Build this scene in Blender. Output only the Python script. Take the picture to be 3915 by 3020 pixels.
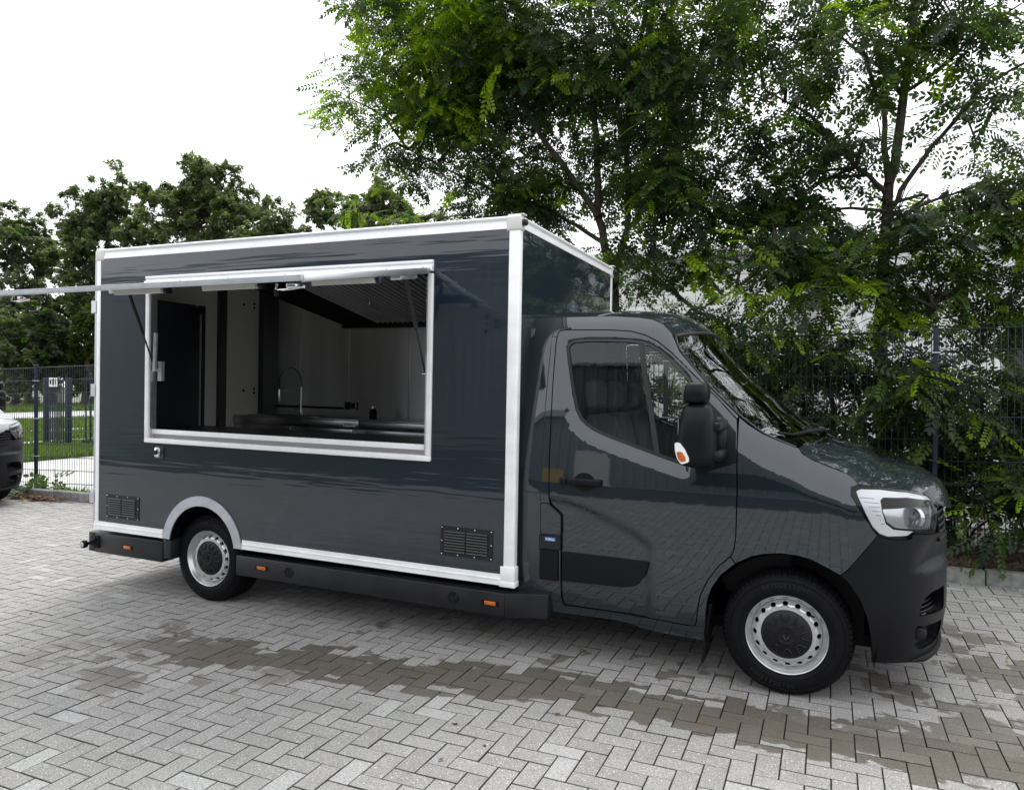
import bpy, bmesh, math, random
import numpy as np
from mathutils import Matrix, Vector
for o in list(bpy.data.objects): bpy.data.objects.remove(o, do_unlink=True)
scene = bpy.context.scene
R = math.radians
# ------------------------------------------------------------------ camera, sky, sun, exposure
cd = bpy.data.cameras.new('camera'); cam = bpy.data.objects.new('camera', cd)
scene.collection.objects.link(cam); scene.camera = cam
cd.sensor_width = 36; cd.lens = 25.59; cd.clip_start = .05; cd.clip_end = 2000
CAM = Vector((.205, -4.3003, 1.7223))
yaw, pit, rol = -.4102, -.0092, .0067
fw = Vector((math.sin(yaw)*math.cos(pit), math.cos(yaw)*math.cos(pit), math.sin(pit)))
rt = Vector((math.cos(yaw), -math.sin(yaw), 0)); up = rt.cross(fw)
rt, up = math.cos(rol)*rt+math.sin(rol)*up, -math.sin(rol)*rt+math.cos(rol)*up
cam.matrix_world = Matrix(((rt.x, up.x, -fw.x, CAM.x), (rt.y, up.y, -fw.y, CAM.y), (rt.z, up.z, -fw.z, CAM.z), (0, 0, 0, 1)))
def project(P):
    d = Vector(P)-CAM; z = d.dot(fw)
    return (512+728.0*d.dot(rt)/z, 394.5-728.0*d.dot(up)/z, z)
SUN_EL, SUN_ROT = R(63), R(-18)
w = bpy.data.worlds.new('World'); scene.world = w; w.use_nodes = True
nt = w.node_tree; nt.nodes.clear()
sky = nt.nodes.new('ShaderNodeTexSky'); sky.sky_type = 'NISHITA'; sky.sun_disc = False
sky.sun_elevation = SUN_EL; sky.sun_rotation = SUN_ROT; sky.air_density = 1.5; sky.dust_density = 4
hs = nt.nodes.new('ShaderNodeHueSaturation'); hs.inputs['Saturation'].default_value = .35
mx = nt.nodes.new('ShaderNodeMix'); mx.data_type = 'RGBA'; mx.inputs[0].default_value = .80
mx.inputs[7].default_value = (12.9, 13.1, 13.6, 1)     # even white cloud layer in front of the sky
bg = nt.nodes.new('ShaderNodeBackground'); bg.inputs['Strength'].default_value = .10
wo = nt.nodes.new('ShaderNodeOutputWorld')
nt.links.new(sky.outputs[0], hs.inputs['Color']); nt.links.new(hs.outputs[0], mx.inputs[6])
nt.links.new(mx.outputs[2], bg.inputs['Color']); nt.links.new(bg.outputs[0], wo.inputs['Surface'])
sl = bpy.data.lights.new('sun', 'SUN'); sl.energy = 1.35; sl.angle = R(38); sl.color = (1, .97, .92)
sun = bpy.data.objects.new('sun', sl); scene.collection.objects.link(sun)
sdir = Vector((math.sin(SUN_ROT)*math.cos(SUN_EL), math.cos(SUN_ROT)*math.cos(SUN_EL), math.sin(SUN_EL)))
sun.rotation_euler = sdir.to_track_quat('Z', 'Y').to_euler(); sun.location = (0, 0, 30)
vs = scene.view_settings; vs.view_transform = 'Standard'; vs.look = 'None'; vs.exposure = .72; vs.gamma = 1
vs.use_curve_mapping = False
scene.render.engine = 'CYCLES'
# ------------------------------------------------------------------ helpers
COL = scene.collection
def tag(o, label=None, cat=None, group=None, kind=None):
    if label: o['label'] = label
    if cat: o['category'] = cat
    if group: o['group'] = group
    if kind: o['kind'] = kind
    return o
def link(name, me, m, parent=None):
    o = bpy.data.objects.new(name, me); COL.objects.link(o)
    if me is not None and m is not None and not me.materials: me.materials.append(m)
    if parent is not None: o.parent = parent
    return o
def empty(name, loc=(0, 0, 0), parent=None):
    o = bpy.data.objects.new(name, None); COL.objects.link(o); o.location = loc; o.empty_display_size = .2
    if parent is not None: o.parent = parent
    return o
def copy_tree(o, parent=None, skip=()):
    c = o.copy(); COL.objects.link(c); c.parent = parent
    for ch in list(o.children):
        if ch.name.split('.')[0] not in skip: copy_tree(ch, c, skip)
    return c
class MB:
    """collects boxes, tubes, lathes and prisms; build() links them as one mesh object"""
    def __init__(s): s.v = []; s.f = []
    def add(s, v, f):
        n = len(s.v); s.v += [tuple(p) for p in v]; s.f += [tuple(i+n for i in q) for q in f]; return s
    def box(s, x0, x1, y0, y1, z0, z1):
        return s.add([(x0,y0,z0),(x1,y0,z0),(x1,y1,z0),(x0,y1,z0),(x0,y0,z1),(x1,y0,z1),(x1,y1,z1),(x0,y1,z1)],
                     [(0,3,2,1),(4,5,6,7),(0,1,5,4),(1,2,6,5),(2,3,7,6),(3,0,4,7)])
    def prism(s, pts, f0, f1):
        """pts 2D outline, f0/f1 map (a,b) to the two 3D end faces"""
        n = len(pts)
        a = sum(p[0]*q[1]-q[0]*p[1] for p, q in zip(pts, pts[1:]+pts[:1]))
        if a < 0: pts = pts[::-1]
        return s.add([f0(*p) for p in pts]+[f1(*p) for p in pts],
                     [tuple(range(n)), tuple(range(2*n-1, n-1, -1))]+[(i, n+i, n+(i+1) % n, (i+1) % n) for i in range(n)])
    def tube(s, pts, r, n=8, cap=True):
        pts = [Vector(p) for p in pts]; k = len(pts)
        rs = r if isinstance(r, (list, tuple)) else [r]*k
        v = []; ref = None
        for i, p in enumerate(pts):
            d = (pts[min(i+1, k-1)]-pts[max(i-1, 0)]).normalized()
            if ref is None: ref = Vector((0, 0, 1)) if abs(d.z) < .9 else Vector((1, 0, 0))
            a = d.cross(ref).normalized(); b = a.cross(d).normalized(); ref = b
            v += [p+(a*math.cos(t)+b*math.sin(t))*rs[i] for t in (2*math.pi*j/n for j in range(n))]
        f = [(i*n+j, i*n+(j+1) % n, (i+1)*n+(j+1) % n, (i+1)*n+j) for i in range(k-1) for j in range(n)]
        if cap: f += [tuple(range(n-1, -1, -1)), tuple(range((k-1)*n, k*n))]
        return s.add(v, f)
    def lathe(s, prof, c=(0, 0, 0), n=48):
        """profile (radius, depth along +y) turned round the y axis at c"""
        v = [(c[0]+r*math.cos(t), c[1]+d, c[2]+r*math.sin(t)) for r, d in prof for t in (2*math.pi*j/n for j in range(n))]
        f = [(i*n+j, i*n+(j+1) % n, (i+1)*n+(j+1) % n, (i+1)*n+j) for i in range(len(prof)-1) for j in range(n)]
        return s.add(v, f)
    def build(s, name, m, parent=None, bevel=0, smooth=None, seg=2):
        me = bpy.data.meshes.new(name); me.from_pydata(s.v, [], s.f)
        bm = bmesh.new(); bm.from_mesh(me)
        bmesh.ops.recalc_face_normals(bm, faces=bm.faces)
        if bevel:
            ed = [e for e in bm.edges if len(e.link_faces) == 2 and e.calc_face_angle(0) > .5]
            bmesh.ops.bevel(bm, geom=ed, offset=bevel, segments=seg, profile=.5, affect='EDGES', clamp_overlap=True)
        bm.to_mesh(me); bm.free()
        if smooth or bevel:
            me.polygons.foreach_set('use_smooth', [True]*len(me.polygons))
            me.set_sharp_from_angle(angle=R(smooth if smooth else 50))
        return link(name, me, m, parent)
def text_mesh(body, size, m, name, parent, matrix, depth=.0008):
    c = bpy.data.curves.new('lettering', 'FONT'); c.body = body; c.size = size; c.align_x = 'CENTER'; c.align_y = 'CENTER'; c.extrude = depth
    t = bpy.data.objects.new('lettering', c); COL.objects.link(t)
    me = bpy.data.meshes.new_from_object(t.evaluated_get(bpy.context.evaluated_depsgraph_get()))
    bpy.data.objects.remove(t, do_unlink=True)
    me.transform(matrix); me.materials.clear()
    return link(name, me, m, parent)
# ------------------------------------------------------------------ materials
def NN(nt, t, **k):
    n = nt.nodes.new('ShaderNode'+t)
    for a, b in k.items(): setattr(n, a, b)
    return n
def mat(name, col, rough=.5, metal=0, coat=0, coat_rough=.03, spec=.5, cior=1.5, vary=0, scale=6, bump=0, bscale=40, stretch=(1, 1, 1), rvary=0, emit=None):
    m = bpy.data.materials.new(name); m.use_nodes = True; nt = m.node_tree; b = nt.nodes['Principled BSDF']
    b.inputs['Base Color'].default_value = (*col, 1); b.inputs['Roughness'].default_value = rough; b.inputs['Metallic'].default_value = metal
    b.inputs['Coat Weight'].default_value = coat; b.inputs['Coat Roughness'].default_value = coat_rough
    b.inputs['Specular IOR Level'].default_value = spec; b.inputs['Coat IOR'].default_value = cior
    if vary or bump or rvary:
        tc = NN(nt, 'TexCoord'); mp = NN(nt, 'Mapping'); mp.inputs['Scale'].default_value = stretch
        nt.links.new(tc.outputs['Object'], mp.inputs[0])
    if vary or rvary:
        n = NN(nt, 'TexNoise'); n.inputs['Scale'].default_value = scale; n.inputs['Detail'].default_value = 6
        nt.links.new(mp.outputs[0], n.inputs['Vector'])
    if vary:
        r = NN(nt, 'ValToRGB'); r.color_ramp.elements[0].position = .3; r.color_ramp.elements[1].position = .7
        r.color_ramp.elements[0].color = (*[c*(1-vary) for c in col], 1); r.color_ramp.elements[1].color = (*[min(1, c*(1+vary)) for c in col], 1)
        nt.links.new(n.outputs['Fac'], r.inputs[0]); nt.links.new(r.outputs[0], b.inputs['Base Color'])
    if rvary:
        mr = NN(nt, 'MapRange'); mr.inputs[1].default_value = .3; mr.inputs[2].default_value = .7
        mr.inputs[3].default_value = max(0, rough-rvary); mr.inputs[4].default_value = rough+rvary
        nt.links.new(n.outputs['Fac'], mr.inputs[0]); nt.links.new(mr.outputs[0], b.inputs['Roughness'])
    if bump:
        n2 = NN(nt, 'TexNoise'); n2.inputs['Scale'].default_value = bscale; n2.inputs['Detail'].default_value = 3
        nt.links.new(mp.outputs[0], n2.inputs['Vector'])
        bp = NN(nt, 'Bump'); bp.inputs['Strength'].default_value = bump; bp.inputs['Distance'].default_value = .01
        nt.links.new(n2.outputs['Fac'], bp.inputs['Height']); nt.links.new(bp.outputs[0], b.inputs['Normal'])
        if coat: nt.links.new(bp.outputs[0], b.inputs['Coat Normal'])
    if emit: b.inputs['Emission Color'].default_value = (*emit[:3], 1); b.inputs['Emission Strength'].default_value = emit[3]
    return m
def glassmat(name, tint, ior=1.5, rough=.0):
    m = bpy.data.materials.new(name); m.use_nodes = True; nt = m.node_tree; nt.nodes.clear()
    o = NN(nt, 'OutputMaterial'); mixs = NN(nt, 'MixShader'); fr = NN(nt, 'Fresnel'); fr.inputs['IOR'].default_value = ior
    t = NN(nt, 'BsdfTransparent'); t.inputs['Color'].default_value = (*tint, 1)
    g = NN(nt, 'BsdfGlossy'); g.inputs['Roughness'].default_value = rough; g.inputs['Color'].default_value = (1, 1, 1, 1)
    nt.links.new(fr.outputs[0], mixs.inputs[0]); nt.links.new(t.outputs[0], mixs.inputs[1]); nt.links.new(g.outputs[0], mixs.inputs[2]); nt.links.new(mixs.outputs[0], o.inputs['Surface'])
    return m
M = {
 'paint': mat('anthracite_car_paint', (.0082, .0150, .0208), .4, 0, 1.0, .026, spec=.05, cior=1.70),
 'paint2': mat('pale_van_paint', (.30, .32, .34), .35, 0, 1.0, .02),
 'panel': mat('anthracite_wrap', (.0095, .0182, .0285), .4, 0, 1.0, .035, spec=.1, cior=1.62, bump=.24, bscale=2.2, stretch=(.22, 1, 4.5)),
 'alu': mat('anodised_profile', (.90, .905, .91), .40, .05, vary=.07, scale=9, stretch=(.6, 1, 1)),
 'alu2': mat('bare_aluminium', (.62, .63, .65), .32, .85, vary=.08, scale=7, stretch=(.3, 1, 3)),
 'trim': mat('galvanised_trim', (.47, .50, .54), .45, .35, vary=.12, scale=14),
 'white': mat('white_plastic', (.66, .65, .61), .45, vary=.06, scale=10),
 'plastic': mat('dark_grain_plastic', (.0045, .0050, .0070), .42, spec=.2, bump=.06, bscale=420, rvary=.06),
 'black': mat('matt_black', (.004, .004, .0045), .6, spec=.2),
 'satin': mat('satin_black_steel', (.0125, .0132, .0160), .36, spec=.35, vary=.25, scale=5, rvary=.08),
 'rubber': mat('tyre_rubber', (.0045, .0047, .0058), .6, spec=.12, vary=.2, scale=12, bump=.15, bscale=120),
 'seal': mat('rubber_seal', (.010, .010, .011), .5),
 'steel': mat('wheel_silver', (.56, .57, .58), .30, .7, vary=.1, scale=20),
 'bowl': mat('lamp_reflector', (.50, .51, .53), .18, .8),
 'chrome': mat('chrome', (.75, .76, .78), .12, 1),
 'stain': mat('stainless_steel', (.44, .45, .46), .30, 1, vary=.08, scale=5, stretch=(.2, 1, 4)),
 'stain2': mat('brushed_wall_steel', (.58, .585, .59), .28, .6, vary=.12, scale=3, stretch=(2, 1, .3)),
 'dkwall': mat('dark_wall_board', (.026, .028, .033), .35),
 'beige': mat('cream_wall_board', (.62, .61, .57), .5, vary=.04, scale=3),
 'fridge': mat('dark_fridge_steel', (.016, .018, .024), .35, .3),
 'amber': mat('amber_lens', (.50, .115, .008), .25, 0, .4, vary=.35, scale=60),
 'louvre': mat('satin_louvre', (.030, .031, .035), .3),
 'drl': mat('white_light_guide', (.86, .87, .88), .18, 0, .6),
 'glass': glassmat('cab_glass', (.74, .78, .76)), 'ws': glassmat('windscreen_glass', (.50, .55, .53), 1.85), 'lens': glassmat('clear_lens', (.93, .94, .95), 1.35),
 'seat': mat('seat_fabric', (.085, .088, .095), .8, bump=.2, bscale=200),
 'blue': mat('blue_sticker', (.06, .16, .42), .35), 'paper': mat('white_print', (.8, .8, .8), .5),
 'hub': mat('hub_cap_plastic', (.006, .006, .0075), .46, spec=.3, vary=.2, scale=30),
}

def dust(m, amount, z0, z1, col=(.16, .14, .12), scale=7):
    """thin road dust, more of it towards the road (z0 full, z1 none)"""
    nt = m.node_tree; b = nt.nodes['Principled BSDF']; sock = b.inputs['Base Color']; tc = NN(nt, 'TexCoord'); n = NN(nt, 'TexNoise'); n.inputs['Scale'].default_value = scale; n.inputs['Detail'].default_value = 8; n.inputs['Roughness'].default_value = .65
    nt.links.new(tc.outputs['Object'], n.inputs['Vector']); s = NN(nt, 'SeparateXYZ'); nt.links.new(tc.outputs['Object'], s.inputs[0])
    a = NN(nt, 'MapRange'); nt.links.new(s.outputs[2], a.inputs[0]); a.inputs[1].default_value = z0; a.inputs[2].default_value = z1; a.inputs[3].default_value = amount; a.inputs[4].default_value = amount*.12
    r = NN(nt, 'MapRange'); nt.links.new(n.outputs['Fac'], r.inputs[0]); r.inputs[1].default_value = .38; r.inputs[2].default_value = .75
    p = NN(nt, 'Math', operation='MULTIPLY'); nt.links.new(a.outputs[0], p.inputs[0]); nt.links.new(r.outputs[0], p.inputs[1])
    mx = NN(nt, 'Mix'); mx.data_type = 'RGBA'; nt.links.new(p.outputs[0], mx.inputs[0]); mx.inputs[7].default_value = (*col, 1)
    if sock.is_linked: src = sock.links[0].from_socket; nt.links.new(src, mx.inputs[6])
    else: mx.inputs[6].default_value = sock.default_value
    nt.links.new(mx.outputs[2], sock)
dust(M['paint'], .030, .25, .9); dust(M['panel'], .04, .45, 1.1, (.2, .2, .2)); dust(M['plastic'], .012, .2, .8); dust(M['satin'], .03, .2, .5); dust(M['rubber'], .03, -.4, .5, scale=14); dust(M['alu'], .10, .4, .7, (.35, .33, .30), 10)
YC=1.057
TOP=[(-1.70,2.183),(-1.1,2.183),(-.93,2.170),(-.84,2.155),(-.775,2.125),(-.72,2.070),(-.684,2.00),(-.66,1.95),(-.588,1.868),(-.451,1.716),(-.293,1.567),(-.16,1.472),(-.06,1.43),(.033,1.392),(.076,1.357),(.181,1.313),(.276,1.277),(.327,1.243),(.36,1.215),(.66,1.20),(1.2,1.19)]
NOSE=[(.15,.76),(.25,.81),(.35,.855),(.5,.872),(.7,.868),(.9,.862),(1.0,.852),(1.1,.83),(1.15,.80),(1.2,.755),(1.3,.66)]
def lerp_tab(tab,x):
    if x<=tab[0][0]: return tab[0][1]
    for (a,b),(c,d) in zip(tab,tab[1:]):
        if x<=c: return b+(d-b)*(x-a)/(c-a)
    return tab[-1][1]
def smt(tab,x,r):
    s=0;w=0
    for k in range(-3,4):
        ww=math.exp(-(k/1.8)**2); s+=ww*lerp_tab(tab,x+k*r/3);w+=ww
    return s/w
XS=.30
def inset(x,z):
    y=.022
    if z<.62: y+=.05*((.62-z)/.4)**2
    if z>1.1: y+=.17*((z-1.1)/1.1)**1.4
    d=smt(TOP,x,.05)-z
    A=.085; D=.22
    if d<D:
        q=1-d/D; y+=A*q**2.2 if q<1.6 else A*1.6**2.2
    if x<-1.47: y+=.045*((-1.47-x)/.2)**2
    return y
NEXP=2.5
def shell(u,z,off=0.0):
    if u<=XS:
        y=inset(u,z); return (u,y+off,z)
    y0=inset(XS,z); N=smt(NOSE,z,.06)
    ph=(u-XS)/1.25*math.pi/2
    s=math.sin(ph);c=math.cos(ph)
    r=(abs(c)**NEXP+abs(s)**NEXP)**(-1/NEXP)
    x=XS+(N-XS-off)*r*s; y=YC-(YC-y0-off)*r*c
    return (x,y,z)
# ------------------------------------------------------------------ body panels cut from the cab's outer skin
def poly_area(p): return .5*sum(a[0]*b[1]-b[0]*a[1] for a, b in zip(p, p[1:]+p[:1]))
def poly_inset(p, d):
    if poly_area(p) < 0: p = p[::-1]
    n = len(p); out = []
    for i in range(n):
        a, b, c = Vector(p[i-1]), Vector(p[i]), Vector(p[(i+1) % n])
        e1 = (b-a).normalized() if (b-a).length > 1e-6 else Vector((1, 0)); e2 = (c-b).normalized() if (c-b).length > 1e-6 else e1
        n1 = Vector((-e1.y, e1.x)); n2 = Vector((-e2.y, e2.x)); m = n1+n2
        m = m.normalized() if m.length > 1e-3 else n1
        k = d/max(.35, m.dot(n1)); out.append((b.x+m.x*k, b.y+m.y*k))
    return out
def pdist(p, poly):
    best = 9; bv = (0, 1)
    for a, b in zip(poly, poly[1:]+poly[:1]):
        ax, ay = a; dx = b[0]-ax; dy = b[1]-ay; L = dx*dx+dy*dy
        t = max(0, min(1, ((p[0]-ax)*dx+(p[1]-ay)*dy)/L)) if L > 1e-12 else 0
        ex = p[0]-ax-t*dx; ey = p[1]-ay-t*dy; d = math.hypot(ex, ey)
        if d < best: best = d; bv = (ex, ey)
    return best, bv
def rounded(p, r, k=4):
    out = []; n = len(p)
    for i in range(n):
        a, b, c = Vector(p[i-1]), Vector(p[i]), Vector(p[(i+1) % n])
        d1 = (a-b); d2 = (c-b); q = min(r, d1.length*.45, d2.length*.45)
        s, e = b+d1.normalized()*q, b+d2.normalized()*q
        for j in range(k+1):
            t = j/k; out.append(tuple((1-t)**2*s+2*t*(1-t)*b+t*t*e))
    return out
def panel(name, outline, m, parent, holes=(), grid=.035, off=0., flange=.018, shrink=.0034, mapf=None, mirror=True, double=False):
    mapf = mapf or shell
    bm = bmesh.new(); loops = [poly_inset(list(outline), shrink)]+[poly_inset(list(h), -shrink) for h in holes]
    ed = []
    for lp in loops:
        vs = [bm.verts.new((a, 0, b)) for a, b in lp]
        ed += [bm.edges.new((vs[i], vs[(i+1) % len(vs)])) for i in range(len(vs))]
    bmesh.ops.triangle_fill(bm, edges=ed, use_beauty=True, use_dissolve=False, normal=(0, -1, 0))
    us = [v.co.x for v in bm.verts]; zs = [v.co.z for v in bm.verts]
    for lo, hi, no in ((min(us), max(us), (1, 0, 0)), (min(zs), max(zs), (0, 0, 1))):
        k = max(1, int((hi-lo)/grid))
        for i in range(1, k):
            q = lo+(hi-lo)*i/k
            bmesh.ops.bisect_plane(bm, geom=bm.verts[:]+bm.edges[:]+bm.faces[:], dist=1e-5, plane_co=(q*no[0], 0, q*no[2]), plane_no=no)
    for f in bm.faces:
        f.normal_update()
        if f.normal.y > 0: f.normal_flip()
        f.smooth = True
    bed = [e for e in bm.edges if len(e.link_faces) == 1]
    uz = {v: (v.co.x, v.co.z) for v in bm.verts}
    if flange:
        r = bmesh.ops.extrude_edge_only(bm, edges=bed)
        nv = [g for g in r['geom'] if isinstance(g, bmesh.types.BMVert)]; s = set(nv)
        for e in bed: e.smooth = False
        for v in nv: uz[v] = (v.co.x, v.co.z)
    else: s = set()
    for v in bm.verts: v.co = mapf(*uz[v], off+(flange if v in s else 0))
    me = bpy.data.meshes.new(name); bm.to_mesh(me); bm.free()
    o = link(name, me, m, parent)
    if not mirror: return o
    return o, mirrored(o)
def mirrored(o):
    me = o.data.copy(); co = np.empty(len(me.vertices)*3); me.vertices.foreach_get('co', co)
    co = co.reshape(-1, 3); co[:, 1] = 2*YC-co[:, 1]; me.vertices.foreach_set('co', co.ravel()); me.flip_normals(); me.update()
    return link(o.name.split('.')[0], me, None, o.parent)
def sstep(t): t = max(0, min(1, t)); return t*t*(3-2*t)
TRC = {
'door':[(-1.445,2.058),(-1.436,2.081),(-1.389,2.087),(-1.107,2.083),(-0.962,2.073),(-0.87,2.047),(-0.788,2.007),(-0.701,1.938),(-0.659,1.896),(-0.53,1.77),(-0.404,1.648),(-0.303,1.544),(-0.294,1.466),(-0.289,1.284),(-0.284,1.283),(-0.283,1.126),(-0.285,0.883),(-0.294,0.798),(-0.311,0.763),(-0.373,0.705),(-0.435,0.612),(-0.476,0.52),(-0.492,0.43),(-0.499,0.349),(-0.508,0.327),(-0.536,0.323),(-0.9,0.338),(-1.317,0.337),(-1.332,0.352),(-1.337,0.386),(-1.339,0.523),(-1.341,0.773),(-1.346,0.898),(-1.364,0.925),(-1.422,0.974),(-1.428,1.033),(-1.427,1.02),(-1.436,1.373),(-1.445,1.729),(-1.447,2.011)],
'win':[(-1.373,1.969),(-1.36,2.003),(-1.324,2.019),(-1.236,2.025),(-1.097,2.024),(-0.962,2.019),(-0.882,2.009),(-0.82,1.988),(-0.757,1.95),(-0.688,1.891),(-0.619,1.819),(-0.549,1.74),(-0.526,1.703),(-0.528,1.497),(-0.529,1.26),(-0.587,1.263),(-0.704,1.296),(-0.875,1.349),(-1.008,1.391),(-1.098,1.421),(-1.163,1.448),(-1.21,1.475),(-1.254,1.512),(-1.286,1.568),(-1.311,1.66),(-1.349,1.838)],
'divider':[(-0.913,2.012),(-0.882,2.007),(-0.74,1.314),(-0.776,1.333)],
'sail':[(-0.526,1.703),(-0.472,1.659),(-0.396,1.583),(-0.299,1.473),(-0.291,1.297),(-0.517,1.212),(-0.529,1.261),(-0.528,1.497)],
'recess':[(-1.264,1.125),(-1.198,1.187),(-1.128,1.134),(-1.194,1.07)],
'handle':[(-1.353,1.147),(-1.093,1.154),(-1.083,1.107),(-1.352,1.105)],
'flap':[(-1.481,0.974),(-1.431,0.974),(-1.346,0.91),(-1.343,0.787),(-1.477,0.781)],
'plate':[(-1.484,0.77),(-1.347,0.773),(-1.345,0.69),(-1.482,0.685)],
'sticker':[(-1.448,0.763),(-1.378,0.763),(-1.378,0.739),(-1.447,0.739)],
'mouldb':[(-1.479,0.683),(-1.357,0.682),(-1.355,0.494),(-1.48,0.492)],
'mould':[(-1.337,0.682),(-1.066,0.681),(-0.779,0.679),(-0.784,0.647),(-0.807,0.581),(-0.834,0.537),(-0.866,0.514),(-0.931,0.5),(-1.064,0.495),(-1.335,0.49)],
'arch':[(-0.438,0.462),(-0.434,0.497),(-0.412,0.567),(-0.363,0.649),(-0.283,0.724),(-0.195,0.776),(-0.126,0.796),(-0.04,0.809),(0.045,0.806),(0.112,0.793),(0.179,0.764),(0.265,0.723),(0.325,0.67),(0.394,0.597),(0.441,0.503),(0.468,0.415),(0.501,0.26)],
'headl':[(0.306,1.199),(0.334,1.21),(0.428,1.213),(0.663,1.201),(0.931,1.172),(1.016,1.151),(1.04,1.118),(1.038,1.066),(1.017,1.033),(0.951,0.948),(0.75,0.965),(0.736,0.941),(0.705,0.936),(0.574,0.94),(0.513,0.95),(0.474,0.978),(0.43,1.029),(0.373,1.095),(0.312,1.159)],
'drl':[(0.358,1.18),(0.402,1.191),(0.56,1.193),(0.793,1.176),(0.981,1.144),(1.012,1.123),(0.954,1.128),(0.769,1.152),(0.57,1.155),(0.541,1.14),(0.54,1.083),(0.564,1.017),(0.616,0.987),(0.738,0.977),(0.765,0.974),(0.715,0.954),(0.577,0.951),(0.52,0.964),(0.472,0.999),(0.425,1.064),(0.369,1.156)],
'refl':[(0.553,1.15),(0.765,1.148),(1.0,1.115),(1.009,1.067),(0.969,1.004),(0.944,0.969),(0.636,0.996),(0.58,1.025),(0.555,1.083)],
'sill':[(-1.679,0.251),(-1.431,0.277),(-1.154,0.282),(-0.985,0.286),(-0.902,0.276),(-0.821,0.256),(-0.701,0.245),(-0.454,0.236)],
'intake':[(1.082,0.633),(0.905,0.632),(0.845,0.609),(0.821,0.57),(0.794,0.52),(1.082,0.503)],
'fog':[(0.778,0.463),(1.07,0.433),(1.058,0.311),(0.863,0.33),(0.793,0.35)],
'bumpbot':[(0.503,0.262),(0.913,0.249),(1.223,-0.014),(1.25,-0.007)],
'crease':[(-1.419,1.021),(-1.287,1.006),(-1.157,0.968),(-1.03,0.918),(-0.905,0.865),(-0.824,0.821),(-0.775,0.783),(-0.762,0.744),(-0.781,0.679)],
'hoodseam':[(0.036,1.398),(0.056,1.368),(0.106,1.338),(0.181,1.31),(0.276,1.276),(0.351,1.242),(0.381,1.218)],
}
# ------------------------------------------------------------------ food truck: the cab
RAKE = .0129
truck = empty('food_truck'); truck.rotation_euler = (0, RAKE, 0)
tag(truck, 'dark grey food truck with open serving hatch and white edge profiles on the paving', 'food truck')
cab = truck      # parts hang straight under the truck
WIN = TRC['win']; CREASE = TRC['crease']
def wamp(z): return .008+.030*sstep((2.0-z)/.45)
def door_map(u, z, off=0.):
    x, y, zz = shell(u, z, off)
    d, e = pdist((u, z), WIN)
    down = max(0, -e[1])/max(1e-6, d)
    wdt = .016+.056*sstep(down*1.3)
    y += wamp(z)*(1-sstep((u+.60)/.06))*((1-sstep(d/wdt)) if not inside((u, z), WIN) else 1)
    if -1.45 < u < -.76:      # pressed hollow under the swage line
        zc = lerp_tab([(a, b) for a, b in CREASE[:7]], u)
        right = sstep((-.765-u)/.03)
        y += .017*sstep((zc-z)/.030)*right
    return (x, y, zz)
def inside(p, poly):
    c = False; n = len(poly)
    for i in range(n):
        a, b = poly[i-1], poly[i]
        if (a[1] > p[1]) != (b[1] > p[1]) and p[0] < (b[0]-a[0])*(p[1]-a[1])/(b[1]-a[1])+a[0]: c = not c
    return c
DOOR = TRC['door']; DOOR = DOOR[:14]+DOOR[15:36]+DOOR[37:]
ARCH = TRC['arch']
door, door_l = panel('door', DOOR, M['paint'], cab, holes=[WIN], grid=.022, mapf=door_map)
# rear pillar, roof side rail, A-pillar and sill as one pressing round the door
topl = [(x, z-.004) for x, z in TOP if -1.66 < x < -.30]
frame = [(-1.655, .285)]+[(-1.655, 2.179)]+topl+[(-.296, 1.565)]
frame += [q for q in DOOR[:12][::-1]]+[DOOR[-1]]+DOOR[23:-1][::-1]
i0 = frame.index(DOOR[23])
frame = frame[:i0+1]+DOOR[17:23][::-1]+[(-.283, .724)]+[(-.363, .649), (-.412, .567), (-.434, .497), (-.445, .40), (-.452, .24), (-.701, .247), (-.821, .258), (-.902, .277), (-.985, .286), (-1.154, .283), (-1.431, .28)]
panel('cab_side_frame', frame, M['paint'], cab, grid=.03)
for pts in ([(-1.475, 2.172), (-1.480, 2.05), (-1.484, 1.6), (-1.487, 1.2), (-1.487, .985)], [(-1.480, 2.045), (-1.448, 2.040)], [(-1.65, 1.034), (-1.43, 1.040)]):
    for mir in (0, 1):
        q = [shell(a, b, -.0005) for a, b in resample(pts, 12)] if False else None
        seam_pts = []
        for (a, b), (c, d) in zip(pts, pts[1:]): seam_pts += [(a+(c-a)*k/6, b+(d-b)*k/6) for k in range(6)]
        seam_pts.append(pts[-1]); P3 = [shell(a, b, -.0004) for a, b in seam_pts]
        MB().tube([(x, (2*YC-y) if mir else y, z) for x, y, z in P3], .0024, 5).build('panel_seam', M['seal'], cab)
# front wing
HL = TRC['headl']
seam = TRC['hoodseam']
fender = [(-.283, 1.13), (-.289, 1.284), (-.293, 1.466), (-.296, 1.562), (-.24, 1.517), (-.16, 1.468), (-.06, 1.427)]+[(a, b-.003) for a, b in seam]+[(.312, 1.199), (.312, 1.159), (.373, 1.095), (.43, 1.029), (.474, .978), (.50, .956)]
fender += [(.265, .723), (.179, .764), (.112, .793), (.045, .806), (-.04, .809), (-.126, .796), (-.195, .776), (-.283, .724), (-.311, .763), (-.294, .798), (-.285, .883)]
panel('wing', fender, M['paint'], cab, grid=.022)
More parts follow.
